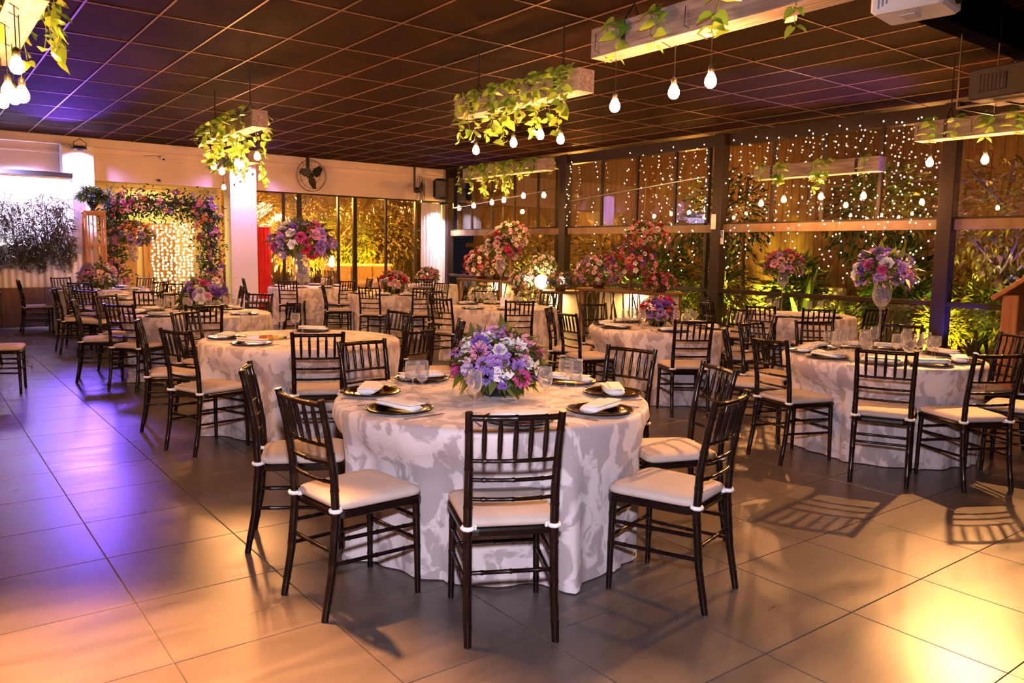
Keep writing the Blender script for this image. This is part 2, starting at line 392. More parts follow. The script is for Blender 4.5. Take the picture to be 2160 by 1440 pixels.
def make_chair():
    """faces local +X; origin on the floor under the seat centre"""
    root = empty('dining_chair'); W = M['chair']
    poly = rounded([(.215, -.215), (.215, .215), (-.205, .185), (-.205, -.185)], .06)
    n = len(poly); mb = MB()
    rings = [(.96, .412), (1, .418), (1.005, .436), (.985, .444)]
    vs = []; fs = []
    for s, z in rings: vs += [(x * s, y * s, z) for x, y in poly]
    for k in range(len(rings) - 1):
        for i in range(n): fs.append((k * n + i, k * n + (i + 1) % n, (k + 1) * n + (i + 1) % n, (k + 1) * n + i))
    fs.append(tuple(range(n - 1, -1, -1))); fs.append(tuple(range(3 * n, 4 * n)))
    mb.add(vs, fs, False); mb.build('seat_frame', W, root)
    vs = []; fs = []
    rings = [(.90, .444), (.965, .450), (.985, .462), (.965, .476), (.86, .486), (.55, .490)]
    for s, z in rings: vs += [(x * s + .004, y * s, z) for x, y in poly]
    for k in range(len(rings) - 1):
        for i in range(n): fs.append((k * n + i, k * n + (i + 1) % n, (k + 1) * n + (i + 1) % n, (k + 1) * n + i))
    fs.append(tuple(range(5 * n, 6 * n))); fs.append(tuple(range(n - 1, -1, -1)))
    MB().add(vs, fs, True).build('cushion', M['cushion'], root)
    post = {}
    for s in (-1, 1):
        P = [(-.262, s * .172, 0), (-.225, s * .171, .20), (-.205, s * .170, .42), (-.212, s * .169, .60), (-.242, s * .172, .78), (-.270, s * .177, .905), (-.272, s * .1775, .915)]
        bamboo(P, lambda t: .0150 + .003 * sin(pi * min(1, t * 1.1)), nodes=6).build('back_post', W, root)
        bamboo([(.192, s * .190, 0), (.190, s * .187, .2), (.186, s * .182, .42)], lambda t: .0125 + .005 * t, nodes=3).build('leg', W, root)
        post[s] = P
        MB().tube([(-.206 + .021 * cos(a) * 1.0, s * .170 + .021 * sin(a), .452) for a in [2 * pi * k / 8 for k in range(9)]], .0095, 6, cap=False).box((-.190, s * .150, .452), (.03, .03, .018)).build('tie', M['white'], root)
    def bow(z, x, w, d, r, nodes): return bamboo([(x - d * (1 - (2 * t - 1) ** 2), w * (2 * t - 1), z) for t in [k / 8 for k in range(9)]], r, 8, nodes)
    bow(.893, -.268, .172, .022, .0125, 3).build('crest_rail', W, root)
    for z, x in ((.722, -.232), (.645, -.219), (.567, -.210)): bow(z, x, .168, .022, .0085, 3).build('cross_rail', W, root)
    for k in range(5):
        y = (k - 2) * .058; q = 1 - (y / .17) ** 2
        bamboo([(-.232 - .022 * q, y, .722), (-.250 - .022 * q, y * 1.01, .808), (-.268 - .022 * q, y * 1.02, .893)], lambda t: .0062 + .0042 * sin(pi * t), 7, 2, .0012).build('spindle', W, root)
    for z in (.315, .215):
        for s in (-1, 1): bamboo([(.19, s * .187, z), (-.222 if z < .25 else -.214, s * .171, z + .012)], .0088, 7, 3).build('stretcher', W, root)
        bamboo([(.19, -.187, z + .03), (.19, .187, z + .03)], .0088, 7, 3).build('stretcher', W, root)
    bamboo([(-.215, -.171, .275), (-.215, .171, .275)], .0088, 7, 3).build('stretcher', W, root)
    return root
chair0 = make_chair(); used = [False]
TABLES = {}      # name -> (x, y, r, description)
def T(n, x, y, r, d): TABLES[n] = (x, y, r, d)
T('T1', 2.45, 3.38, .82, 'the nearest table')
T('T2', 2.68, 6.50, .83, 'the bare-topped table')
T('T3', 2.72, 9.68, .82, 'the table before the glowing column')
T('T4b', 2.95, 12.75, .80, 'the table before the flower arch')
T('T4a', 2.75, 15.75, .80, 'the far-left table')
T('T5', 6.6, 15.6, .80, 'the table beside the red curtain')
T('T6', 6.95, 12.6, .82, 'the table before the sofa')
T('T7', 6.68, 9.05, .80, 'the table with the menu card')
T('T8', 6.40, 5.80, .74, 'the table with the crimson bouquet')
T('T9', 9.7, 16.0, .74, 'the small table in the far corner')
T('T10', 9.45, 6.15, .76, 'the table by the glass wall')
T('T11', 6.12, 3.20, .74, 'the big right-hand table')
# (table, x, y of the crest rail, facing degrees or None = towards the table, wording)
CHAIRS = [
 ('T1', 1.78, 2.30, 63, 'seen from behind at the front of'), ('T1', 1.25, 3.07, 6, 'at the front left of'), ('T1', 1.34, 3.97, -25, 'seen edge-on at the left of'),
 ('T1', 2.37, 4.74, -83, 'at the back left of'), ('T1', 3.68, 3.56, 191, 'at the back right of'), ('T1', 3.48, 2.71, 157, 'at the right, further side of'), ('T1', 2.77, 2.08, 106, 'at the front right of'),
 ('T2', 1.52, 5.99, 20, 'at the front left of'), ('T2', 1.50, 7.05, -16, 'at the left of'), ('T2', 2.32, 5.33, 67, 'seen from behind at the front of'), ('T2', 3.10, 5.22, 112, 'at the front right of'),
 ('T2', 3.86, 5.79, 153, 'seen edge-on at the right of'), ('T2', 3.89, 6.95, 190, 'at the back right of'), ('T2', 2.05, 7.72, -55, 'at the back left of'),
 ('T3', 2.45, 8.50, None, 'seen from behind at the front of'), ('T3', 1.72, 8.93, None, 'at the front left of'), ('T3', 1.46, 9.95, None, 'seen edge-on at the left of'), ('T3', 1.92, 10.70, None, 'at the back left of'),
 ('T3', 2.79, 10.95, None, 'at the back of'), ('T3', 3.76, 10.48, None, 'at the back right of'), ('T3', 3.50, 8.62, None, 'at the front right of'),
 ('T4b', 2.59, 11.50, None, 'seen from behind at the front of'), ('T4b', 1.90, 11.95, None, 'at the front left of'), ('T4b', 1.64, 12.72, None, 'seen edge-on at the left of'), ('T4b', 2.0, 13.75, None, 'at the back left of'), ('T4b', 4.22, 12.55, None, 'at the right of'), ('T4b', 3.55, 13.9, None, 'at the back right of'),
 ('T4a', 2.24, 14.52, None, 'at the front of'), ('T4a', 1.50, 15.75, None, 'at the left of'), ('T4a', 2.30, 16.98, None, 'at the back of'), ('T4a', 3.55, 14.75, None, 'at the front right of'), ('T4a', 3.7, 16.6, None, 'at the back right of'),
 ('T5', 5.75, 14.60, None, 'at the front left of'), ('T5', 6.85, 14.28, None, 'at the front of'), ('T5', 5.35, 15.9, None, 'at the left of'), ('T5', 7.9, 15.4, None, 'at the right of'), ('T5', 7.4, 16.7, None, 'at the back right of'),
 ('T6', 5.98, 11.70, None, 'at the front left of'), ('T6', 6.72, 11.22, None, 'seen from behind at the front of'), ('T6', 7.9, 11.7, None, 'at the front right of'), ('T6', 5.75, 13.0, None, 'at the left of'), ('T6', 8.2, 13.0, None, 'at the right of'), ('T6', 7.5, 13.8, None, 'at the back of'),
 ('T7', 5.45, 8.68, None, 'at the left of'), ('T7', 6.10, 7.85, None, 'seen from behind at the front of'), ('T7', 6.35, 10.30, None, 'at the back left of'), ('T7', 7.25, 10.20, None, 'at the back of'), ('T7', 7.9, 9.4, None, 'at the back right of'),
 ('T8', 5.62, 6.72, None, 'at the back left of'), ('T8', 5.28, 6.02, None, 'at the left of'), ('T8', 6.56, 7.00, None, 'at the back of'), ('T8', 5.75, 4.78, None, 'seen from behind at the front of'), ('T8', 7.58, 5.62, None, 'at the right of'), ('T8', 7.12, 4.86, None, 'at the front right of'),
 ('T9', 9.0, 15.0, None, 'at the front of'), ('T9', 8.55, 16.2, None, 'at the left of'),
 ('T10', 8.36, 6.75, None, 'at the left of'), ('T10', 8.25, 5.85, None, 'at the front left of'), ('T10', 8.50, 5.22, None, 'at the front of'), ('T10', 9.2, 4.9, None, 'seen edge-on at the front right of'), ('T10', 9.1, 7.4, None, 'at the back left of'),
 ('T11', 5.42, 4.18, None, 'seen edge-on at the left of'), ('T11', 6.10, 4.42, None, 'at the back left of'), ('T11', 5.00, 3.46, None, 'at the front left of'), ('T11', 6.80, 4.22, None, 'at the back of'), ('T11', 7.24, 3.62, None, 'at the back right of'),
 ('T11', 7.16, 2.62, None, 'at the right of'), ('T11', 5.08, 2.62, 26, 'seen from behind at the front of'), ('T11', 5.55, 2.12, 62, 'at the front right of'), ('T11', 6.38, 1.98, None, 'cut by the picture edge near'),
 (None, 0.80, 11.6, 140, 'dark bamboo-style chair at the left picture edge, turned away'), (None, 0.45, 9.6, -12, 'dark bamboo-style chair at the left picture edge, mostly out of the picture'),
]
CPOS = {}
for tn, x, y, ang, words in CHAIRS:
    if tn:
        tx, ty, tr, td = TABLES[tn]
        a = radians(ang) if ang is not None else atan2(ty - y, tx - x)
        label = 'dark bamboo-style chair ' + words + ' ' + td; grp = 'chairs at ' + td
    else: a = radians(ang); label = words; grp = 'chairs at the left edge'
    loc = (x + .272 * cos(a), y + .272 * sin(a), 0)
    if not used[0]:
        used[0] = True; chair0.location = loc; chair0.rotation_euler = (0, 0, a); tag(chair0, label, 'chair', grp)
    else: copy_tree(chair0, loc, a, label, grp)['category'] = 'chair'
    if tn: CPOS.setdefault(tn, []).append((loc[0], loc[1], a))

# ------------------------------------------------------------------ tables with floor-length cloths
TH = .742
tl_me = MB().tube([(0, 0, 0), (0, 0, .70)], .022, 8).mesh('leg', M['metal'])
def make_table(tn, seed):
    x, y, r, d = TABLES[tn]; rnd = random.Random(seed)
    root = empty('banquet_table', (x, y, 0), 0, 'round table in a long damask cloth, ' + d, 'table', 'round banquet tables')
    # cloth
    n = 168; ph = [rnd.random() * 6.28 for _ in range(5)]
    dents = []
    for cx, cy, a in CPOS.get(tn, []):
        fx, fy = cx + .225 * cos(a) - x, cy + .225 * sin(a) - y; dents.append((atan2(fy, fx), hypot(fx, fy)))
    def fold(t): return .55 * cos(13 * t + ph[0] + .9 * sin(3 * t + ph[3])) + .30 * cos(21 * t + ph[1] + sin(2 * t + ph[4])) + .22 * cos(7 * t + ph[2])
    rings = [(0, 0)] ; vs = []; fs = []
    prof = [(.35, TH), (.70, TH), (.94, TH), (.985, TH - .003), (1.0, TH - .012), (1.006, TH - .03), (1.01, TH - .07)] + [(None, z) for z in (.60, .52, .44, .36, .28, .20, .13, .07, .03, .006)]
    vs.append((0, 0, TH))
    for q, z in prof:
        for k in range(n):
            t = 2 * pi * k / n
            if q is not None: R = r * q + (.006 * fold(t) if z < TH - .05 else 0)
            else:
                s = (TH - z) / TH; R = r * 1.01 + .012 * s + .085 * s ** 1.15 * (fold(t) + .22)
                if z < .05: R += .012 * (1 + fold(t * 1.0 + .2))
                for da, dr in dents:
                    dd = abs((t - da + pi) % (2 * pi) - pi) * r
                    if dd < .36:
                        lim = dr - .020; w = 1 if dd < .24 else (.36 - dd) / .12
                        zz = 1 if z < .55 else .4
                        if R > lim: R = R + (lim - .022 * (1 - fold(t)) * s - R) * w * zz
            vs.append((R * cos(t), R * sin(t), z))
    for k in range(n): fs.append((0, 1 + k, 1 + (k + 1) % n))
    for i in range(len(prof) - 1):
        for k in range(n): fs.append((1 + i * n + k, 1 + (i + 1) * n + k, 1 + (i + 1) * n + (k + 1) % n, 1 + i * n + (k + 1) % n))
    MB().add(vs, fs, True).build('tablecloth', M['cloth'], root)
    MB().lathe([(0, TH - .03), (r - .02, TH - .03), (r - .02, TH - .006), (0, TH - .006)], 32, smooth=False).build('tabletop', M['wood_o'], root)
    for k in range(4): link('leg', tl_me, root, (.42 * cos(pi / 4 + k * pi / 2), .42 * sin(pi / 4 + k * pi / 2), .01))
    return root
for i, tn in enumerate(TABLES): make_table(tn, 40 + i)

# ------------------------------------------------------------------ place settings
def make_charger():
    o = MB().lathe([(0, .004), (.100, .004), (.112, .008), (.128, .012)], 28).build('charger_plate', M['charger'])
    MB().lathe([(.127, .0118), (.150, .016), (.163, .017), (.165, .014), (.150, .009), (.105, .0005), (0, .0005)], 28).build('rim', M['charger_d'], o)
    return o
def make_napkin(seed):
    rnd = random.Random(seed); vs = []; fs = []; n = 10; m = 9
    for i in range(m):
        t = i / (m - 1); x = (t - .5) * .26; w = .058 * (1 - .25 * (2 * t - 1) ** 4) + rnd.uniform(-.002, .003); h = .016 * (1 - .3 * (2 * t - 1) ** 4) + rnd.uniform(-.001, .002)
        for k in range(n):
            a = 2 * pi * k / n; vs.append((x, w * cos(a) + .004 * sin(5 * t), h + h * sin(a) * (1 if sin(a) > 0 else .95)))
    for i in range(m - 1):
        for k in range(n): fs.append((i * n + k, i * n + (k + 1) % n, (i + 1) * n + (k + 1) % n, (i + 1) * n + k))
    fs += [tuple(range(n - 1, -1, -1)), tuple(range((m - 1) * n, m * n))]
    mb = MB().add(vs, fs, True); mb.box((.01, -.012, .0325), (.245, .075, .005), bev=.0018); mb.box((.012, .026, .028), (.225, .05, .005), Matrix.Rotation(.12, 4, 'Z'), bev=.0015)
    return mb.build('napkin', M['napkin'])
def make_glass(h=.20, r=.036):
    o = MB().lathe([(.033, 0), (.033, .002), (.008, .006), (.0038, .014), (.0036, h * .42), (.007, h * .45), (r * .62, h * .50), (r * .95, h * .60), (r, h * .72), (r * .93, h * .9), (r * .88, h), (r * .86, h), (r * .91, h * .9), (r * .97, h * .72), (r * .92, h * .61), (r * .58, h * .515), (.002, h * .475)], 18).build('wine_glass', M['glass'])
    return o
def make_knife():
    return MB().prism([(-.11, -.006), (-.02, -.005), (0, -.008), (.09, -.009), (.115, .002), (.09, .006), (-.02, .005), (-.11, .006)], .001, .004).build('table_knife', M['cutlery'])
def make_fork():
    mb = MB().prism([(-.10, -.006), (.02, -.003), (.045, -.011), (.05, -.011), (.05, .011), (.045, .011), (.02, .003), (-.10, .006)], .001, .004)
    for k in range(4): mb.box((.073, -.0095 + k * .0063, .003), (.05, .0028, .0028))
    return mb.build('table_fork', M['cutlery'])
PROTO = {'charger': make_charger(), 'napkin': make_napkin(1), 'napkin2': make_napkin(5), 'glass': make_glass(), 'goblet': make_glass(.168, .043), 'knife': make_knife(), 'fork': make_fork()}
FRESH = set(PROTO)
def put(kind, cat, x, y, z, rz, label, group):
    p = PROTO[kind]
    if kind in FRESH:
        FRESH.discard(kind); p.location = (x, y, z); p.rotation_euler = (0, 0, rz); return tag(p, label, cat, group)
    c = copy_tree(p, (x, y, z), rz, label, group); c['category'] = cat; return c
def place(tn, a, where, rr=None, cut=True, glasses=((-.36, .09, 'glass'), (-.30, .17, 'goblet')), rnd=random.Random(3), shared=False):
    tx, ty, r, d = TABLES[tn]; R = (rr if rr else r - .185); u = Vector((cos(a), sin(a))); w = Vector((-sin(a), cos(a)))
    def P(dr, dt): q = u * (R + dr) + w * dt; return tx + q.x, ty + q.y
    L = (lambda s: s + ' on ' + d) if shared else (lambda s: s + ' at the ' + where + ' of ' + d)
    x, y = P(0, 0); put('charger', 'plate', x, y, TH, 0, L('bronze charger plate'), 'charger plates on ' + d)
    put(rnd.choice(('napkin', 'napkin2')), 'napkin', x, y, TH + .0125, a + pi / 2 + rnd.uniform(-.35, .35), L('folded white napkin'), 'napkins on ' + d)
    if cut:
        x, y = P(.0, .20); put('knife', 'knife', x, y, TH, a + pi + rnd.uniform(-.1, .1), L('silver knife'), 'cutlery on ' + d)
        x, y = P(.0, -.20); put('fork', 'fork', x, y, TH, a + pi + rnd.uniform(-.1, .1), L('silver fork'), 'cutlery on ' + d)
    for dr, dt, k in glasses:
        x, y = P(dr * R / .64, dt); put(k, 'glass', x, y, TH, rnd.random() * 6, L('tall stemmed wine glass' if k == 'glass' else 'wide stemmed goblet'), 'glasses on ' + d)
for dx, dy, wh in ((-.50, .42, 'left'), (-.60, -.07, 'front left'), (-.27, -.58, 'front'), (.20, -.62, 'front right'), (.60, -.30, 'right'), (.66, .12, 'back right'), (-.04, .66, 'back left')):
    place('T1', atan2(dy, dx), wh, hypot(dx, dy), True, ())
t1 = TABLES['T1']
for dx, dy, k, w in ((-.36, .12, 'glass', 'tall stemmed wine glass left of the purple bouquet on the nearest table'), (-.30, .32, 'goblet', 'wide goblet behind the tall glass, left side of the nearest table'), (-.32, -.30, 'glass', 'tall stemmed wine glass in front of the bouquet on the nearest table'),
                      (.05, -.38, 'glass', 'tall stemmed wine glass right in front of the bouquet on the nearest table'), (.38, -.24, 'glass', 'tall stemmed wine glass right of the bouquet on the nearest table'), (.50, -.02, 'goblet', 'wide goblet at the back right of the nearest table')):
    put(k, 'glass', t1[0] + dx, t1[1] + dy, TH, 1, w, 'glasses on the nearest table')
place('T2', radians(204), 'front left', .56, True, ()); place('T2', radians(150), 'left', .62, True, ((-.1, -.25, 'glass'),)); place('T2', radians(58), 'back right', .62, False, ((0, .16, 'goblet'), (.05, .30, 'goblet')))
for tn in ('T3', 'T4b', 'T4a', 'T5', 'T6', 'T7', 'T8', 'T9', 'T10', 'T11'):
    near = tn in ('T8', 'T11', 'T3', 'T7'); tx, ty, r, d = TABLES[tn]
    angs = sorted(atan2(cy - ty, cx - tx) for cx, cy, a in CPOS[tn])
    if tn == 'T11': angs = [radians(q) for q in (165, 208, 243, 283, 333, 20, 56, 90, 128)]
    rnd = random.Random(hash(tn) % 7 + 1 if False else len(tn) + 3)
    for a in angs:
        dx = cos(a) * .795 - sin(a) * .606; dy = cos(a) * .606 + sin(a) * .795
        wh = ['right side', 'back right', 'back', 'back left', 'left side', 'front left', 'front', 'front right'][int(((atan2(dy, dx) / (2 * pi)) % 1) * 8 + .5) % 8]
        place(tn, a, wh, None, tn in ('T8', 'T11'), ((-.30, .10, 'glass'), (-.24, .18, 'goblet')) if near else ((-.28, .10, 'glass'),), rnd, False)
# white card holder on T7, napkin hung over a chair, cushion ties are part of chairs
c = MB().box((0, 0, .075), (.13, .012, .15), Matrix.Rotation(.12, 4, 'X'), bev=.003).box((0, -.035, .075), (.13, .012, .15), Matrix.Rotation(-.12, 4, 'X'), bev=.003).build('card_holder', M['white_p'])
c.location = (6.52, 8.72, TH); c.rotation_euler = (0, 0, -.65); tag(c, 'folded white menu card standing on its table', 'card')

# ------------------------------------------------------------------ flowers
def petal_ring(mb, n, r, z, tilt, L, W, cup=.25, off=0):
    for k in range(n):
        a = 2 * pi * k / n + off; d = Vector((cos(a) * cos(tilt), sin(a) * cos(tilt), sin(tilt))); b = Vector((cos(a) * r, sin(a) * r, z))
        s = Vector((-sin(a), cos(a), 0)); nn = d.cross(s)
        c = b + d * L * .5 - nn * -L * cup * -.4; t = b + d * L
        l = b + d * L * .6 + s * W * .5; q = b + d * L * .6 - s * W * .5
        mb.add([tuple(v) for v in (b, l, c, q, t)], [(0, 2, 1), (0, 3, 2), (1, 2, 4), (2, 3, 4)], True)
def rose():
    mb = MB(); petal_ring(mb, 6, .15, -.2, .35, .95, 1.0, .3); petal_ring(mb, 6, .12, -.1, .75, .85, .9, .3, .5); petal_ring(mb, 5, .08, 0, 1.1, .7, .7, .3, .2); petal_ring(mb, 4, .04, .1, 1.35, .55, .5, .2, .9)
    return mb
def carnation():
    mb = MB(); rnd = random.Random(4)
    for k in range(46):
        z = 1 - (k + .5) / 46 * 1.25; q = sqrt(max(0, 1 - z * z)); a = k * 2.39996
        d = Vector((q * cos(a), q * sin(a), z)); up = Vector((rnd.uniform(-1, 1), rnd.uniform(-1, 1), rnd.uniform(-1, 1)))
        mb.leaf(d * .45, d, up, .55, .42, .1)
    return mb
def orchid():
    mb = MB(); petal_ring(mb, 5, .08, 0, .25, .95, .85, .15); petal_ring(mb, 5, .05, .03, .9, .35, .25, .1, .6); return mb
def sprig():
    mb = MB(); rnd = random.Random(9)
    for k in range(16):
        d = Vector((rnd.uniform(-1, 1), rnd.uniform(-1, 1), rnd.uniform(.2, 1.2))).normalized() * rnd.uniform(.6, 1.15)
        petal_ring_at = MB(); petal_ring(petal_ring_at, 4, .02, 0, .4, .26, .22)
        mb.add(petal_ring_at.v, petal_ring_at.f, True, Matrix.Translation(d))
        mb.tube([(0, 0, -.2), tuple(d)], .012, 3)
    return mb
FM = {}
for nm, fn in (('rose', rose), ('carnation', carnation), ('orchid', orchid), ('filler_sprig', sprig)):
    base = fn()
    for k in PET: FM[nm, k] = base.mesh(nm, M['p_' + k])
def foliage_ball(R, sq, n, seed, L=.09, W=.04, inner=.55, low=-.35):
    mb = MB(); rnd = random.Random(seed)
    for k in range(n):
        z = rnd.uniform(low, 1); a = rnd.random() * 2 * pi; q = sqrt(1 - z * z); d = Vector((q * cos(a), q * sin(a), z))
        b = Vector((d.x * R, d.y * R, d.z * R * sq)) * rnd.uniform(inner, .92)
        dd = (d + Vector((rnd.uniform(-.6, .6), rnd.uniform(-.6, .6), rnd.uniform(-.5, .3)))).normalized()
        mb.leaf(b, dd, (rnd.uniform(-.5, .5), rnd.uniform(-.5, .5), 1), L * rnd.uniform(.7, 1.3), W * rnd.uniform(.7, 1.3), .3)
    return mb
FOL = {}
def flowers(root, R, sq, n, pal, seed, zc, fs=.045, low=-.3):
    """dome of single flower heads under root around height zc"""
    rnd = random.Random(seed); key = (round(R, 2), round(sq, 2), seed % 3)
    if key not in FOL: FOL[key] = foliage_ball(R, sq, 240, seed % 3, .105, .048, .6, -.5).mesh('foliage', M['green'])
    fo = link('foliage', FOL[key], root, (0, 0, zc)); fo['kind'] = 'stuff'
    for k in range(n):
        z = 1 - (k + .5) / n * (1 - low); q = sqrt(max(0, 1 - z * z)); a = k * 2.39996 + rnd.uniform(-.25, .25)
        d = Vector((q * cos(a), q * sin(a), z)); s = fs * rnd.uniform(.75, 1.3)
        t = rnd.choices(('rose', 'carnation', 'orchid', 'filler_sprig'), (4, 5, 2, 2))[0]
        c = rnd.choice(pal); k2 = rnd.uniform(.86, 1.06)
        if t == 'orchid': c = rnd.choice([p for p in pal if p in ('white', 'blush', 'lilac', 'cream', 'pink')] or pal)
        rot = (Vector((d.x, d.y, d.z + .15))).to_track_quat('Z', 'Y').to_euler()
        link(t, FM[t, c], root, (d.x * R * k2, d.y * R * k2, zc + d.z * R * sq * k2), rot=rot, scale=s)
P_MIX = ['lilac', 'lilac', 'violet', 'pink', 'white', 'white', 'blue', 'magenta', 'lilac', 'pink']
P_WARM = ['pink', 'magenta', 'red', 'blush', 'lilac', 'violet', 'white', 'pink']
P_PALE = ['white', 'cream', 'blush', 'white', 'pink']
P_TALL = ['lilac', 'violet', 'blue', 'pink', 'white', 'magenta', 'lilac']
bowl_me = MB().lathe([(.001, .002), (.075, .002), (.095, .02), (.125, .085), (.13, .105), (.122, .105), (.115, .085), (.08, .02), (.001, .012)], 22).mesh('bowl', M['bowl'])
trump = MB().lathe([(.001, 0), (.07, 0), (.07, .006), (.012, .02), (.008, .05), (.0075, .44), (.013, .47), (.035, .50), (.066, .56), (.074, .62), (.066, .68), (.062, .70), (.067, .74), (.085, .78), (.080, .78), (.060, .735), (.055, .70), (.068, .62), (.06, .565), (.03, .51), (.001, .49)], 18).mesh('vase', M['glass'])
def low_bouquet(x, y, z, s, n, pal, seed, label, group='low bouquets', fs=.045, R=.22):
    root = empty('flower_bouquet', (x, y, z), seed * .7, label, 'bouquet', group, scale=(s, s, s))
    link('bowl', bowl_me, root); flowers(root, R, .85, n, pal, seed, .15, fs, -.25); return root
def tall_bouquet(x, y, z, label, n=44, pal=P_TALL, seed=1, R=.29, hs=1.0, fs=.055):
    root = empty('tall_flower_bouquet', (x, y, z), seed * .9, label, 'bouquet', 'tall bouquets in glass vases')
    link('vase', trump, root, scale=(1, 1, hs)); flowers(root, R, .72, n, pal, seed, .86 * hs, fs, -.55)
    for k in range(7):
        a = k * .9; link('orchid' if k % 2 else 'carnation', FM['orchid' if k % 2 else 'carnation', 'blue' if k % 3 else 'lilac'], root, (.03 * cos(a), .03 * sin(a), (.55 + .02 * k) * hs), scale=.03)
    return root
low_bouquet(2.50, 3.40, TH, 1.0, 84, P_MIX, 3, 'lilac, violet and white bouquet in a black bowl on the nearest table', fs=.048)
low_bouquet(2.81, 9.75, TH, 1.15, 40, ['violet', 'lilac', 'pink', 'white', 'magenta', 'cream'], 4, 'purple and cream low bouquet on the table in front of the glowing column', fs=.055)
low_bouquet(6.45, 5.88, TH, .88, 44, P_WARM, 5, 'red, pink and purple bouquet in a black bowl, right of centre', fs=.055)
low_bouquet(6.95, 12.6, TH, 1.15, 34, ['coral', 'blush', 'pink', 'red', 'white'], 6, 'coral and blush low bouquet on the table in front of the sofa', fs=.055)
low_bouquet(2.72, 15.8, TH, 1.3, 34, ['blush', 'white', 'lilac', 'pink'], 7, 'blush and lilac bouquet on the far-left table near the screen', fs=.055)
low_bouquet(9.7, 16.0, TH, 1.1, 26, ['blush', 'pink', 'coral'], 8, 'small blush bouquet on the table in the far corner', fs=.055)
tall_bouquet(2.78, 6.72, TH, 'tall purple and pink bouquet in a glass trumpet vase, left of centre', 60, ['lilac', 'violet', 'pink', 'white', 'magenta', 'red', 'blue', 'lilac'], 11, .245, .95)
tall_bouquet(6.30, 3.32, TH, 'tall purple bouquet in a glass vase on the right-hand table', 56, P_TALL, 12, .225, .76, .047)
tall_bouquet(9.35, 6.3, TH, 'tall pink bouquet in a glass vase close to the glass wall', 36, ['pink', 'magenta', 'blush', 'coral', 'lilac'], 13, .25, .76)
tall_bouquet(2.72, 12.9, TH, 'tall mixed bouquet in a glass vase before the flower arch', 40, ['pink', 'lilac', 'blue', 'coral', 'white'], 14, .29, 1.06)
tall_bouquet(6.68, 9.05, TH, 'tall pink and white bouquet in a glass vase before the dessert table', 42, ['pink', 'magenta', 'white', 'blush', 'cream', 'red'], 15, .26, .95)
tall_bouquet(6.95, 15.5, TH, 'tall slim bouquet on the table beside the red curtain', 30, ['pink', 'lilac', 'white'], 16, .22, 1.0)
m = MB().box((0, 0, .004), (.34, .34, .008), bev=.002).build('mirror_plate', M['mirror']); m.location = (2.62, 6.62, TH); m.rotation_euler = (0, 0, .3); tag(m, 'square mirror plate on the bare-topped table left of centre', 'mirror')
m.location.x = 2.42

# ------------------------------------------------------------------ hanging wooden planters with bulbs and vines
def heart_leaf(mb, b, d, up, L):
    b = Vector(b); d = Vector(d).normalized(); s = d.cross(Vector(up)); s = s.normalized() if s.length > 1e-4 else d.orthogonal().normalized(); nn = s.cross(d)
    pts = [(0, 0, 0), (-.10, .26, .05), (.18, .42, .07), (.55, .30, .04), (1, 0, -.12), (.55, -.30, .04), (.18, -.42, .07), (-.10, -.26, .05), (.4, 0, -.03)]
    vs = [tuple(b + d * (p[0] * L) + s * (p[1] * L) + nn * (p[2] * L)) for p in pts]
    mb.add(vs, [(i, i + 1, 8) for i in range(7)] + [(7, 0, 8)], True)
def make_vine(seed, drop):
    rnd = random.Random(seed); mb = MB(); P = [Vector((0, 0, .02))]; p = Vector((0, 0, .02))
    side = rnd.uniform(.05, .09); p = Vector((side, 0, .05)); P.append(p.copy()); p = Vector((side * 1.9, rnd.uniform(-.03, .03), .01)); P.append(p.copy())
    m = max(3, int(drop / .07))
    for k in range(m):
        p = p + Vector((rnd.uniform(-.025, .03), rnd.uniform(-.03, .03), -.07)); P.append(p.copy())
    mb.tube([tuple(q) for q in P], .0028, 4)
    for i, q in enumerate(P):
        for s in ((-1, 1) if rnd.random() < .75 else (1,)):
            d = Vector((rnd.uniform(-.2, .9), s * rnd.uniform(.4, 1), rnd.uniform(-.9, .2)))
            heart_leaf(mb, q + d.normalized() * .02, d, (rnd.uniform(-.4, 1), rnd.uniform(-.5, .5), rnd.uniform(.2, 1)), rnd.uniform(.065, .12))
    return mb.mesh('vine', M['vine'])
VINES = [make_vine(100 + k, .10 + .075 * k) for k in range(8)]
bulb_me = MB().lathe([(.001, 0), (.016, .002), (.030, .014), (.037, .034), (.035, .055), (.024, .078), (.017, .092), (.016, .10), (.001, .10)], 14).mesh('bulb', M['bulb'])
sock_me = MB().lathe([(.001, .09), (.018, .09), (.019, .125), (.012, .14), (.001, .142)], 10).mesh('socket', M['black'])
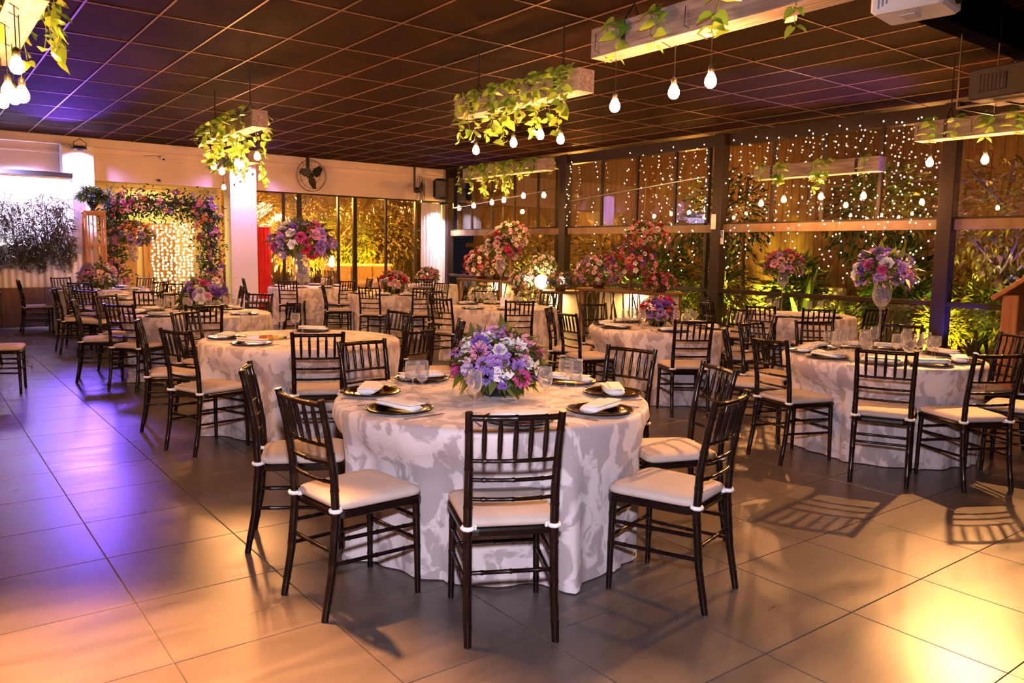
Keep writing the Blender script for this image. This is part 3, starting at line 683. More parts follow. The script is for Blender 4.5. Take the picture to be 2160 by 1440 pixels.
def planter(x, y0, y1, zb, bulbs, nv, seed, label, long_v=.5, tall=False):
    rnd = random.Random(seed); yc = (y0 + y1) / 2; L = y1 - y0; w = .19; h = .20
    root = empty('hanging_planter', (x, yc, zb), 0, label, 'planter light', 'wooden planter lights under the ceiling')
    mb = MB()
    for sx in (-1, 1): mb.box((sx * (w / 2 - .009), 0, h / 2), (.018, L, h), bev=.003)
    for sy in (-1, 1): mb.box((0, sy * (L / 2 - .009), h / 2), (w - .036, .018, h - .002), bev=.002)
    mb.box((0, 0, .010), (w - .036, L - .036, .018)); mb.build('trough', M['wood'], root)
    MB().box((0, 0, h - .05), (w - .04, L - .04, .02)).build('soil', M['soil'], root)
    for s in (-1, 1):
        yy = s * (L / 2 - .32); top = ZC - zb - .004
        MB().box((-w / 2 - .003, yy, h / 2), (.006, .035, h - .02)).box((w / 2 + .003, yy, h / 2), (.006, .035, h - .02)).tube([(-w / 2, yy, h - .02), (0, yy, h + .12), (w / 2, yy, h - .02)], .006, 6).tube([(0, yy, h + .12), (0, yy, top)], .007, 6).build('hanger', M['black'], root)
        for zz in (.05, .15): MB().box((-w / 2 - .008, yy, zz), (.006, .014, .014), bev=.002).build('bolt', M['metal'], root)
    for k, (t, dx, drop) in enumerate(bulbs):
        yy = -L / 2 + t * L
        cd = MB().tube([(-w / 2 - .01, yy + .10, h * .8), (-w / 2 - .03, yy + .09, .04), (dx * .6, yy + .03, -.03), (dx, yy, -.02), (dx, yy, -drop + .13)], .0035, 5).build('pendant_cord', M['black'], root)
        link('socket', sock_me, cd, (dx, yy, -drop)); link('bulb', bulb_me, cd, (dx, yy, -drop))
    for k in range(nv):
        t = (k + rnd.uniform(.2, .8)) / nv; s = rnd.choice((-1, -1, 1)); v = rnd.choice(VINES if rnd.random() < long_v else VINES[:4])
        link('vine', v, root, (s * .04, (t - .5) * (L - .1), h - .03), (0 if s > 0 else pi) + rnd.uniform(-.5, .5))
    return root
planter(0.60, 5.05, 7.05, 2.80, ((.06, -.06, .38), (.16, -.02, .50), (.30, -.06, .44), (.55, .02, .40), (.8, 0, .36)), 26, 1, 'wooden planter light with ivy at the top left picture corner', .8)
planter(3.41, 9.42, 11.42, 2.92, ((.1, .03, .36), (.28, -.04, .44), (.48, .04, .38), (.68, -.03, .46), (.9, 0, .36)), 20, 2, 'wooden planter light with ivy before the left white column', .8)
planter(4.70, 13.3, 15.3, 2.92, ((.08, .03, .30), (.3, -.03, .40), (.55, .03, .42), (.8, 0, .36)), 20, 3, 'wooden planter light further back behind the left one', .4)
planter(4.92, 5.42, 7.42, 2.94, ((.18, .02, .42), (.30, -.03, .36), (.55, .03, .38), (.86, 0, .40)), 22, 4, 'wooden planter light draped with ivy above the middle of the hall', .85)
planter(8.88, 10.65, 13.2, 2.92, ((.06, 0, .46), (.30, .03, .44), (.5, -.03, .50), (.68, .03, .52), (.9, 0, .56)), 26, 5, 'wooden planter light further back beyond the middle one', .4)
planter(4.05, 2.30, 4.32, 2.88, ((.92, 0, .38), (.66, .02, .36), (.52, .04, .33)), 5, 6, 'large wooden planter light at the top right beside the white projector', .15)
planter(8.80, 2.35, 4.35, 2.76, ((.93, 0, .27), (.66, .03, .28), (.45, 0, .32)), 7, 7, 'wooden planter light at the right picture edge', .3)
planter(10.60, 5.7, 7.7, 2.68, ((.12, 0, .36), (.45, .02, .34), (.74, -.03, .36), (.95, 0, .4)), 8, 8, 'wooden planter light hanging in front of the glass wall', .4)

# ------------------------------------------------------------------ far left bay: screen, plants, counter, lattice
sc = empty('projection_screen', (1.0, 17.50, 1.2), 0, 'bright white projection screen at the far left', 'screen')
MB().box((0, 0, .8), (3.2, .03, 1.6)).build('screen_surface', M['white_p'], sc)
MB().box((0, -.02, 1.64), (3.3, .10, .09), bev=.01).build('casing', M['black'], sc)
for s in (-1, 1): MB().box((s * 1.62, -.01, .8), (.05, .06, 1.64), bev=.006).build('frame', M['grey_p'], sc)
ct = empty('bar_counter', (1.0, 17.10, 0), 0, 'brown panelled counter with pleated white skirt under the screen plants', 'counter')
for k in range(5): MB().box((-1.38 + k * .69, 0, .36), (.68, .04, .72), bev=.006).build('front_panel', M['wood_d'], ct)
MB().box((0, .20, .69), (3.5, .42, .05), bev=.006).build('counter_top', M['wood_d'], ct)
mb = MB(); vs = []; fs = []; n = 140
for k in range(n + 1):
    x = -1.7 + 3.4 * k / n; yy = .05 + .018 * sin(k * 1.35) + .008 * sin(k * .47)
    vs += [(x, yy, .70), (x, yy + .02 * sin(k * .3), 1.02), (x, yy + .03, 1.34)]
for k in range(n):
    for j in range(2): fs.append((3 * k + j, 3 * k + 3 + j, 3 * k + 4 + j, 3 * k + 1 + j))
mb.add(vs, fs, True).build('pleated_skirt', M['curtain'], ct)
MB().box((0, .19, 1.2), (3.4, .20, .28)).build('planter_box', M['wood_d'], ct)
def grassy(seed, h=1.0, n=480):
    rnd = random.Random(seed); mb = MB()
    for k in range(5): mb.tube([(rnd.uniform(-.05, .05), rnd.uniform(-.04, .04), 0), (rnd.uniform(-.1, .1), rnd.uniform(-.1, .05), h * .6), (rnd.uniform(-.16, .16), rnd.uniform(-.16, .1), h * rnd.uniform(.85, 1.05))], .006, 4)
    for k in range(n):
        z = rnd.uniform(-.12, 1.0) * h; q = .17 * (1.1 - abs(z / h - .45)); a = rnd.random() * 6.283
        d = Vector((cos(a), sin(a), rnd.uniform(-.9, .6)))
        mb.leaf((q * rnd.random() * cos(a), q * rnd.random() * sin(a) - .04, z), d, (rnd.uniform(-1, 1), rnd.uniform(-1, 1), 1), rnd.uniform(.08, .19), rnd.uniform(.014, .030), .4)
    return mb.mesh('foliage', M['bamboo'])
GR = [grassy(s, .95 + .06 * s) for s in range(4)]
for k in range(18):
    rnd = random.Random(k); o = link('bamboo_plant', GR[k % 4], None, (-.35 + k * .165, 17.16 + rnd.uniform(-.05, .05), 1.30), rnd.random() * 6, scale=rnd.uniform(.9, 1.1))
    tag(o, 'feathery bamboo plant in the row in front of the bright screen', 'plant', 'bamboo plants before the screen')
for k in range(20):       # trailing lower tier over the skirt
    rnd = random.Random(50 + k); o = link('trailing_plant', GR[k % 4], None, (-.4 + k * .155, 17.10 + rnd.uniform(-.03, .03), 1.55), rot=(pi + rnd.uniform(-.2, .2), rnd.uniform(-.25, .25), rnd.random() * 6), scale=.52)
    tag(o, 'dry trailing plant hanging over the pleated skirt under the screen', 'plant', 'trailing plants before the screen')
la = empty('lattice_pillar', (2.94, 17.22, 0), 0, 'orange wooden lattice pillar beside the flower arch', 'lattice')
for s in (-1, 1):
    for t in (-1, 1): MB().box((s * .165, t * .13, 1.07), (.045, .045, 2.14), bev=.005).build('corner_post', M['wood_o'], la)
for z in (.12, .82, 1.52, 2.12): MB().box((0, -.13, z), (.33, .03, .06), bev=.004).box((0, .13, z), (.33, .03, .06), bev=.004).build('crossbar', M['wood_o'], la)
for k in range(4): MB().box((-.105 + k * .07, -.125, 1.07), (.022, .018, 2.08)).build('slat', M['wood_o'], la)
MB().box((0, 0, 2.155), (.40, .34, .03), bev=.005).build('cap', M['wood_o'], la)
vp = empty('urn_plant', (2.93, 17.2, 2.17), 0, 'dark urn with bushy foliage on top of the lattice pillar', 'plant')
MB().lathe([(.001, 0), (.07, 0), (.04, .03), (.05, .06), (.10, .12), (.11, .17), (.09, .17), (.001, .15)], 16).build('urn', M['bowl'], vp)
fo = foliage_ball(.25, .75, 330, 3, .11, .05, .3, -.2).build('foliage', M['dkgreen'], vp, (0, 0, .26)); fo['kind'] = 'stuff'
flowers(vp, .24, .7, 12, ['cream', 'blush'], 5, .26, .03)
# flower arch
ar = empty('flower_arch', (4.28, 17.62, 0), 0, 'square arch smothered in foliage with pink and purple flowers', 'arch')
for s in (-1, 1): MB().box((s * .95, 0, 1.2), (.06, .06, 2.4)).build('arch_post', M['wood_d'], ar)
MB().box((0, 0, 2.42), (2.0, .06, .06)).build('arch_beam', M['wood_d'], ar)
rnd = random.Random(21); mb = MB(); spots = []
def arch_pt():
    u = rnd.random()
    if u < .36: c = Vector((-.93, 0, rnd.uniform(.1, 2.45))); q = (.27, .18, 0)
    elif u < .68: c = Vector((.93, 0, rnd.uniform(.1, 2.45))); q = (.27, .18, 0)
    else: c = Vector((rnd.uniform(-1.05, 1.05), 0, 2.34)); q = (0, .20, .30)
    return c + Vector((rnd.gauss(0, .5) * q[0], rnd.gauss(0, .6) * q[1], rnd.gauss(0, .5) * q[2]))
for k in range(5200):
    p = arch_pt(); d = Vector((rnd.gauss(0, 1), rnd.gauss(-.5, 1), rnd.gauss(0, 1)))
    mb.leaf(p, d, (rnd.gauss(0, 1), rnd.gauss(0, 1), 1), rnd.uniform(.06, .13), rnd.uniform(.03, .06), .3)
fo = mb.build('foliage', M['dkgreen'], ar); fo['kind'] = 'stuff'
for k in range(150):
    p = arch_pt(); p.y -= .12; t = rnd.choice(('rose', 'carnation', 'filler_sprig', 'carnation')); c = rnd.choice(('pink', 'pink', 'lilac', 'magenta', 'blush', 'coral', 'violet'))
    link(t, FM[t, c], ar, p, rot=(radians(90) + rnd.uniform(-.5, .5), 0, rnd.uniform(-.6, .6)), scale=rnd.uniform(.04, .075))
fc = empty('fairy_light_curtain', (4.56, 17.92, 0), 0, 'dense curtain of warm yellow fairy lights inside the flower arch', 'fairy lights')
fbulb = MB().lathe([(.001, -.026), (.017, -.018), (.024, 0), (.017, .018), (.001, .026)], 6)
for k in range(10):
    mb = MB(); mb2 = MB(); rnd = random.Random(k); x = -.40 + k * .088
    for j in range(27):
        z = .30 + j * .066 + rnd.uniform(-.02, .02); xx = x + rnd.uniform(-.025, .025)
        mb.add(fbulb.v, fbulb.f, True, Matrix.Translation((xx, rnd.uniform(-.02, .02), z)))
    mb2.tube([(x, .01, .2), (x, .01, 2.1)], .003, 4)
    st = mb2.build('strand', M['dkgreen'], fc); bl = mb.build('strand_bulbs', M['fairy_w'], st); bl['kind'] = 'stuff'
hedge = foliage_ball(.5, 1.0, 700, 2, .10, .05, .2, -1).mesh('foliage', M['dkgreen'])

# ------------------------------------------------------------------ fixtures on the back wall
def par_can(x, y, z, label, col, power, tgt, spot=70, body=True, top=ZC - .003):
    if body:
        r = empty('stage_light', (x, y, z), 0, label, 'stage light', 'stage lights over the columns')
        MB().lathe([(.001, .03), (.10, .03), (.12, .0), (.12, -.03), (.10, -.03), (.095, .0), (.001, .005)], 18).build('housing', M['black'], r)
        MB().tube([(-.10, 0, 0), (-.11, 0, .10), (0, 0, .17), (.11, 0, .10), (.10, 0, 0)], .008, 6).build('yoke', M['black'], r)
        MB().tube([(0, 0, .17), (0, .0, top - z)], .006, 5).build('cable', M['black'], r)
    if power: lamp('stage_beam', 'SPOT', (x, y, z - .05), power, col, target=tgt, size=.05, spot=spot, blend=1.0)
par_can(2.78, 17.36, 3.36, 'small black stage light over the left white column', (.54, .34, 1.0), 120, (2.78, 17.56, .6), 152)
par_can(5.95, 17.36, 3.36, 'assumed small black stage light over the second white column', (.60, .32, 1.0), 150, (5.95, 17.56, .6), 152)  # fixture hidden by a planter, assumed from the lit column
par_can(10.95, 17.3, 2.72, 'small black stage light over the white curtain', (.86, .74, 1.0), 170, (10.85, 17.62, .6), 110)
par_can(7.93, 3.12, 3.10, 'assumed black stage light clamped to the steel beam at the top right', None, 0, None, 0, True, 3.287)  # assumed can for the right floor spot, no such fixture visible
par_can(.95, 4.03, 3.42, 'assumed black stage light under the ceiling left of the nearest table', None, 0, None, 0, True)  # assumed can, out of view, for the spot lighting the left floor
par_can(1.1, 16.9, 3.30, 'assumed black stage light above the bright screen', (.60, .48, 1.0), 1500, (1.9, 17.5, 2.0), 82)  # assumed lamp out of view, added to brighten screen and plant tops
lamp('assumed_screen_wash', 'AREA', (1.2, 17.42, 1.44), 60, (.66, .60, 1.0), target=(1.1, 17.52, 2.4), size=.9)  # assumed lamp behind the plants, lights the screen from below
lamp('added_floor_wash', 'SPOT', (2.70, 17.2, 3.15), 420, (.20, .09, 1.0), target=(.95, 8.0, 0), size=.45, spot=15, blend=.9)  # added violet spot, stands in for the lit column's reflection on the tiles
cv = empty('security_camera', (4.36, 17.74, 3.32), 0, 'small white security camera on the back wall', 'camera')
MB().lathe([(.001, .05), (.05, .05), (.055, .02), (.045, -.01), (.001, -.02)], 14).build('housing', M['white_p'], cv)
MB().lathe([(.001, -.035), (.02, -.03), (.028, -.012), (.02, 0), (.001, 0)], 12).build('lens', M['black'], cv, (.01, -.035, .0))
MB().tube([(.02, .03, .02), (-.12, .05, .06), (-.35, .05, .03)], .004, 4).build('cable', M['black'], cv)
def fan(x, z, label, turn):
    r = empty('wall_fan', (x, 17.45, z), turn, label, 'fan', 'fans hanging before the back wall')
    MB().box((0, .06, (ZC - z) / 2), (.07, .05, ZC - z), bev=.005).build('drop_pole', M['black'], r)
    MB().lathe([(.001, -.08), (.06, -.07), (.075, 0), (.06, .09), (.001, .1)], 14, Matrix.Rotation(pi / 2, 4, 'X')).build('motor', M['black'], r, (.03, .0, 0))
    for k in range(3):
        a = k * 2 * pi / 3 + .5; b = MB(); pts = []
        for j in range(5):
            t = j / 4; rr = .05 + .25 * t; w = .05 + .05 * sin(pi * min(1, t + .15)); aa = a + .25 * t
            for s in (-1, 1): pts.append((rr * cos(aa) - s * w * sin(aa), -.10 + s * .02, rr * sin(aa) + s * w * cos(aa)))
        b.add(pts, [(2 * j, 2 * j + 1, 2 * j + 3, 2 * j + 2) for j in range(4)], True); b.build('blade', M['black'], r, (.03, 0, 0))
    g = MB()
    for rr, yy in ((.35, -.10), (.30, -.155), (.35, -.04), (.16, -.18)): g.tube([(rr * cos(2 * pi * k / 26), yy, rr * sin(2 * pi * k / 26)) for k in range(27)], .0045, 4, cap=False)
    for k in range(14): a = 2 * pi * k / 14; g.tube([(.05 * cos(a), -.19, .05 * sin(a)), (.2 * cos(a), -.175, .2 * sin(a)), (.35 * cos(a), -.10, .35 * sin(a)), (.35 * cos(a), -.04, .35 * sin(a))], .002, 3)
    g.build('guard', M['black'], r, (.03, 0, 0))
fan(7.42, 3.17, 'black caged fan before the back wall, facing the room', 0)
fan(10.25, 3.02, 'black caged fan near the far corner, turned sideways', .9)
sp = empty('loudspeaker', (10.93, 17.45, 2.82), -.5, 'black loudspeaker bracketed up in the far corner', 'speaker')
MB().box((0, 0, .26), (.36, .30, .52), bev=.06).build('cabinet', M['black'], sp)
MB().lathe([(.13, 0), (.12, -.012), (.05, .0), (.001, -.01)], 18, Matrix.Rotation(pi / 2, 4, 'X')).build('woofer', M['cage'], sp, (0, -.152, .20))
MB().lathe([(.05, 0), (.045, -.012), (.001, -.006)], 14, Matrix.Rotation(pi / 2, 4, 'X')).build('tweeter', M['cage'], sp, (0, -.152, .42))
MB().tube([(.1, .1, .3), (.25, .2, .3)], .02, 6).build('bracket', M['black'], sp)
# curtains
def pleat(name, x0, x1, y, z0, z1, m, label, folds=9, amp=.025):
    mb = MB(); vs = []; fs = []; n = 70
    for k in range(n + 1):
        t = k / n; yy = y + amp * sin(t * folds * 2 * pi) + amp * .4 * sin(t * folds * 3.3); x = x0 + (x1 - x0) * t
        vs += [(x, yy, z0), (x, yy * 1.0, (z0 + z1) / 2), (x, y + (yy - y) * .6, z1)]
    for k in range(n):
        for j in range(2): fs.append((3 * k + j, 3 * k + 3 + j, 3 * k + 4 + j, 3 * k + 1 + j))
    mb.add(vs, fs, True); r = empty(name, ((x0 + x1) / 2, y, z0), 0, label, 'curtain')
    o = mb.build('drape', m, r, (-(x0 + x1) / 2, -y, -z0)); MB().tube([(x0 - .03, y, z1 + .01), (x1 + .03, y, z1 + .01)], .012, 6).build('rod', M['metal'], r, (-(x0 + x1) / 2, -y, -z0))
    return r
pleat('red_curtain', 6.28, 6.60, 17.70, .05, 1.98, M['red'], 'red pleated curtain beside the second white column', 4)
pleat('white_curtain', 10.50, 11.08, 17.66, .05, 2.72, M['curtain'], 'white gathered curtain glowing in the far corner', 6, .04)

# ------------------------------------------------------------------ terrace behind the vinyl sheets
so = empty('rattan_sofa', (9.75, 19.3, 0), 0, 'tan three-seat sofa on the terrace behind the clear vinyl sheets', 'sofa')
MB().box((0, 0, .22), (2.2, .8, .24), bev=.03).build('base', M['sofa'], so)
for s in (-1, 1): MB().box((s * 1.02, 0, .45), (.18, .82, .5), bev=.05).build('arm', M['sofa'], so)
MB().box((0, .36, .70), (2.1, .16, .9), bev=.05).build('back', M['sofa'], so)
for k in range(3):
    MB().box((-.62 + k * .62, -.04, .41), (.60, .66, .16), bev=.04).build('seat_cushion', M['sofa'], so)
    MB().box((-.62 + k * .62, .22, .86), (.60, .16, .55), Matrix.Rotation(-.0, 4, 'X'), bev=.05).build('back_cushion', M['sofa'], so)
for s in (-1, 1):
    for t in (-1, 1): MB().box((s * 1.0, t * .34, .05), (.06, .06, .12)).build('foot', M['wood_d'], so)
def tree(x, y, h, R, m, label, seed, n=1400, L=.14, group='trees outside the glass', sq=1.0):
    rnd = random.Random(seed); r = empty('garden_tree', (x, y, -.06), seed, label, 'tree', group)
    t = MB(); t.tube([(0, 0, 0), (.05, .03, h * .35), (0, .06, h * .7), (.05, 0, h)], [.07, .055, .035, .015], 7)
    for k in range(7):
        a = rnd.random() * 6.28; z = h * rnd.uniform(.35, .8); t.tube([(0, .03, z), (cos(a) * R * .4, sin(a) * R * .4, z + .25), (cos(a) * R * .8, sin(a) * R * .8, z + .55)], [.03, .02, .008], 5)
    t.build('trunk', M['bark'], r)
    mb = MB()
    for k in range(n):
        z = rnd.uniform(-1, 1); a = rnd.random() * 6.28; q = sqrt(1 - z * z); d = Vector((q * cos(a), q * sin(a), z)); k2 = rnd.uniform(.35, 1) ** .6
        b = Vector((d.x * R * k2, d.y * R * k2, h * .72 + d.z * R * sq * k2 + .12 * sin(a * 3)))
        mb.leaf(b, d + Vector((rnd.gauss(0, .6), rnd.gauss(0, .6), -.3)), (rnd.gauss(0, .6), rnd.gauss(0, .6), 1), L * rnd.uniform(.6, 1.4), L * .42 * rnd.uniform(.7, 1.3), .3)
    f = mb.build('foliage', m, r); f['kind'] = 'stuff'
    return r
tree(7.1, 20.6, 2.9, .95, M['olive'], 'olive-leaved tree behind the vinyl sheets above the red curtain', 31)
tree(8.9, 21.6, 2.6, 1.0, M['olive'], 'golden-lit tree on the terrace, left of the sofa', 32)
tree(10.0, 21.2, 2.5, .95, M['green'], 'bright yellow-lit tree directly behind the sofa', 33)
tree(11.4, 21.2, 2.6, 1.0, M['olive'], 'golden-lit tree on the terrace, right of the sofa', 34)
lamp('terrace_uplight', 'SPOT', (9.9, 20.4, .1), 1300, (1, .62, .03), target=(9.9, 21.4, 1.8), size=.05, spot=100)
lamp('terrace_uplight', 'SPOT', (8.5, 20.4, .1), 1100, (1, .44, .04), target=(8.6, 21.6, 1.8), size=.05, spot=100)
lamp('terrace_uplight', 'SPOT', (7.0, 19.6, .1), 700, (1, .42, .07), target=(7.1, 20.8, 2.2), size=.05, spot=100)
lamp('terrace_lamp', 'POINT', (10.2, 19.2, 2.75), 300, (1, .55, .14), size=.06)
lamp('terrace_lamp', 'POINT', (7.9, 19.2, 2.75), 260, (1, .50, .12), size=.06)
tl = empty('table_lamp', (8.62, 18.9, .0), 0, 'small lit table lamp on a stand behind the vinyl sheets', 'lamp')
MB().box((0, 0, .5), (.3, .3, 1.0), bev=.01).build('stand', M['wood_d'], tl)
MB().lathe([(.001, 1.0), (.05, 1.0), (.03, 1.1), (.001, 1.1)], 12).build('lamp_base', M['metal'], tl)
MB().lathe([(.085, 1.10), (.055, 1.36), (.001, 1.36)], 16).build('lamp_shade', M['lantern'], tl)

# ------------------------------------------------------------------ garden beyond the glass wall
def shrub(seed, R, sq, m, n, L, W, low=-.7): return foliage_ball(R, sq, n, seed, L, W, .25, low).mesh('foliage', m)
SH = [shrub(1, .55, 1.1, M['green'], 520, .16, .06), shrub(2, .6, 1.3, M['olive'], 520, .13, .055), shrub(3, .45, 1.5, M['dkgreen'], 480, .18, .05), ]
def palm(seed):
    rnd = random.Random(seed); mb = MB()
    for k in range(24):
        a = rnd.random() * 6.28; e = rnd.uniform(.5, 1.35); L = rnd.uniform(.7, 1.25); P = Vector((0, 0, 0)); d = Vector((cos(a) * cos(e), sin(a) * cos(e), sin(e))); pv = None
        for j in range(6):
            s = d.cross(Vector((0, 0, 1))).normalized() * (.055 * (1 - (j / 5) ** 2) + .004)
            cur = (P + s, P - s)
            if pv: mb.add([tuple(pv[0]), tuple(pv[1]), tuple(cur[1]), tuple(cur[0])], [(0, 1, 2, 3)], True)
            pv = cur; P = P + d * L / 5; d = (d + Vector((0, 0, -.17))).normalized()
    return mb.mesh('fronds', M['green'])
PALM = [palm(1), palm(2)]
rnd = random.Random(77); k = 0
for y, x, kind, s in ((16.6, 12.3, 1, 1.3), (15.8, 12.5, 1, 1.5), (15.0, 12.4, 1, 1.25), (16.2, 13.4, 1, 1.9), (14.2, 12.6, 0, 1.1), (13.2, 12.7, 2, 1.2), (12.2, 12.6, 0, 1.0), (11.5, 12.8, 2, 1.2), (10.7, 12.5, 0, .9), (10.0, 12.9, 2, 1.3), (9.4, 12.5, 1, .8), (8.5, 13.1, 2, 1.3), (8.0, 12.5, 'p', 1.0), (7.5, 12.7, 0, .75), (6.9, 13.4, 2, 1.4), (6.2, 12.9, 2, 1.1), (5.6, 12.4, 1, .8), (5.2, 13.2, 0, 1.2), (4.5, 12.8, 2, 1.2), (7.2, 14.2, 2, 1.5), (9.2, 13.9, 0, 1.4), (11.2, 13.9, 1, 1.4), (12.8, 14.4, 2, 1.7), (5.9, 14.4, 1, 1.5), (14.6, 14.3, 1, 1.9), (3.6, 13.0, 0, 1.1), (2.9, 12.4, 2, 1.0)):
    nm = ['broad-leaved green shrub', 'olive bushy shrub', 'dark upright shrub'][kind] if kind != 'p' else 'strap-leaved green plant'
    where = 'nearest the far corner' if y > 14.5 else 'behind the flower display' if y > 9.5 else 'behind the fairy lights' if y > 5 else 'at the right end'
    r = empty('garden_shrub', (x, y, -.06), k * 1.3, nm + ' outside the glass wall, ' + where, 'shrub', 'garden plants ' + where)
    if kind == 'p': link('fronds', PALM[0], r, (0, 0, .1), scale=s * 1.2)
    else:
        f = link('foliage', SH[kind], r, (0, 0, .62 * s), scale=s); f['kind'] = 'stuff'
    MB().tube([(0, 0, 0), (.02, 0, .5 * s)], .025, 6).build('stem', M['bark'], r); k += 1
for y, x, h in ((10.6, 13.6, 3.3), (7.4, 13.8, 3.2), (5.0, 12.9, 3.0), (4.0, 12.8, 3.1), (2.9, 12.8, 2.7)):
    tree(x, y, h, .95, M['dkgreen'] if y > 6 else M['olive'], 'dark-crowned garden tree behind the glass, ' + {10.6: 'above the flower display', 7.4: 'behind the fairy lights', 5.0: 'beside the right steel post', 4.0: 'right of the right steel post', 2.9: 'at the right picture edge'}[y], int(y * 10), 900, .15)
for y in (9.85, 10.35, 10.8, 12.6):      # slim trunks against the lit wall
    r = MB().tube([(0, 0, 0), (.03, .02, .8), (-.02, .05, 1.9), (.03, .03, 3.2)], [.04, .035, .03, .02], 7).build('slim_tree', M['bark']); r.location = (13.3, y, -.06)
    tag(r, 'slim bare tree trunk outside behind the flower display', 'tree', 'slim trunks outside the glass')
gl = MB().box((15.25, 9.9, .45), (.14, 2.2, .9), bev=.02).build('garden_wall', M['stone']); tag(gl, 'low pale garden wall lit bright yellow behind the flower display', 'wall')
YG = (1.0, .86, .04); GG = (.62, 1.0, .05)
for p, t, w, c, a in (((12.2, 7.7, .05), (13.0, 7.6, 1.0), 260, YG, 90), ((12.9, 9.9, .05), (14.4, 9.9, .7), 420, YG, 110), ((12.0, 5.7, .05), (13.0, 5.3, 1.3), 320, YG, 90), ((12.0, 12.4, .05), (12.9, 12.2, 1.0), 150, YG, 100),
                      ((12.2, 15.4, .05), (12.8, 15.5, 1.6), 330, (1, .78, .12), 110), ((12.1, 8.3, .05), (12.6, 8.0, .8), 80, GG, 80), ((12.1, 10.9, .05), (13, 10.9, 1), 120, (1, .75, .1), 100)):
    lamp('garden_uplight', 'SPOT', p, w * 2.1, c, target=t, size=.05, spot=a)
for p, w in (((13.6, 6.6, 2.9), 60), ((13.8, 11.6, 2.9), 110), ((13.2, 14.8, 2.9), 120), ((12.9, 3.6, 2.6), 45)):
    lamp('garden_lantern', 'POINT', p, w * .75, (1, .38, .06), size=.08)
lamp('blue_uplight', 'SPOT', (11.9, 17.2, .1), 160, (.06, .10, 1.0), target=(12.4, 16.6, .7), size=.05, spot=70)
lamp('blue_uplight', 'SPOT', (11.0, 4.6, .12), 90, (.10, .08, 1.0), target=(11.4, 5.1, 1.2), size=.05, spot=60)
lamp('blue_uplight', 'SPOT', (11.8, 4.0, .15), 240, (.22, .12, 1.0), target=(12.4, 4.2, 1.9), size=.05, spot=80)
lamp('assumed_ceiling_wash', 'SPOT', (10.9, 4.85, .9), 420, (.20, .05, 1.0), target=(9.3, 5.9, 3.6), size=.06, spot=44)  # assumed violet spot, added for the purple ceiling patch at right
lamp('assumed_ceiling_wash', 'SPOT', (2.5, 17.3, 2.75), 260, (.22, .06, 1.0), target=(1.9, 13.9, 3.6), size=.06, spot=32)  # assumed upward spot, added for the purple ceiling at far left
lamp('corner_wash', 'SPOT', (11.0, 16.9, 1.6), 26, (.15, .06, 1.0), target=(10.6, 15.8, 3.6), size=.06, spot=60)

# fairy light strands down the glass wall
fbs = MB().lathe([(.001, -.012), (.008, -.008), (.0105, 0), (.008, .008), (.001, .012)], 6)
ys = [12.9, 12.1, 11.15, 10.75, 10.35, 10.05, 9.8, 9.5, 9.25, 8.75, 8.55, 8.3, 8.05, 7.85, 7.6, 7.4, 7.2, 7.0, 6.8, 6.62, 6.45, 6.28, 6.1, 5.95, 5.8, 5.65, 5.5, 5.36]
for k, y in enumerate(ys):
    rnd = random.Random(300 + k); top = 3.48; bot = rnd.uniform(.98, 1.5) if k % 4 else 2.1
    r = empty('fairy_light_strand', (XW - .10, y, 0), 0, 'strand of tiny white fairy lights hanging down the glass wall', 'fairy lights', 'fairy light strands on the glass wall')
    P = [(rnd.uniform(-.01, .01), rnd.uniform(-.09, .09), top - (top - bot) * j / 14) for j in range(15)]
    MB().tube(P, .0018, 3).build('wire', M['black'], r)
    mb = MB()
    for j in range(17):
        t = (j + rnd.uniform(0, .95)) / 17 * 14; i = min(13, int(t)); q = Vector(P[i]).lerp(Vector(P[i + 1]), t - i)
        mb.add(fbs.v, fbs.f, True, Matrix.Translation(q + Vector((rnd.uniform(-.02, .01), rnd.uniform(-.03, .03), 0))))
    b = mb.build('light_bulbs', M['fairy'], r); b['kind'] = 'stuff'

# ------------------------------------------------------------------ dessert table along the glass wall
lit = noisy('cream_backing', (.70, .55, .34), (.80, .66, .44), 4, 3, .7)
twig = mat('dark_twigs', (.045, .026, .014), .7)
def console(y0, y1, x, z, label, seed):
    rnd = random.Random(seed); L = y1 - y0; r = empty('console_table', (x, (y0 + y1) / 2, 0), 0, label, 'table', 'rustic tables of the flower display')
    MB().box((0, 0, z - .025), (.62, L, .05), bev=.008).build('table_board', M['wood_d'], r)
    for s in (-1, 1):
        for t in (-1, 1): MB().box((s * .25, t * (L / 2 - .08), (z - .05) / 2), (.07, .07, z - .05), bev=.006).build('leg', M['wood_d'], r)
    MB().box((.22, 0, z / 2), (.02, L - .1, z - .1)).build('backing_panel', lit, r)
    for k in range(int(L / .085)):
        yy = -L / 2 + .1 + k * .085 + rnd.uniform(-.02, .02); lean = rnd.uniform(-.28, .28)
        MB().tube([(-.20 + rnd.uniform(-.03, .03), yy, 0), (-.20, yy + lean * .5, z * .5), (-.20 + rnd.uniform(-.03, .03), yy + lean, z - .05)], [.022, .018, .011], 5).build('twig', twig, r)
    lamp('table_glow', 'AREA', (x + .08, (y0 + y1) / 2, z - .09), 9 * L, (1, .66, .26), target=(x + .16, (y0 + y1) / 2, 0), size=.25)
    return r
console(8.75, 10.75, 9.95, .90, 'rustic twig-fronted table at the right of the flower display', 1)
console(11.0, 12.5, 9.80, .82, 'rustic twig-fronted table in the middle of the flower display', 2)
console(12.8, 14.4, 9.75, .95, 'rustic twig-fronted table at the left of the flower display', 3)
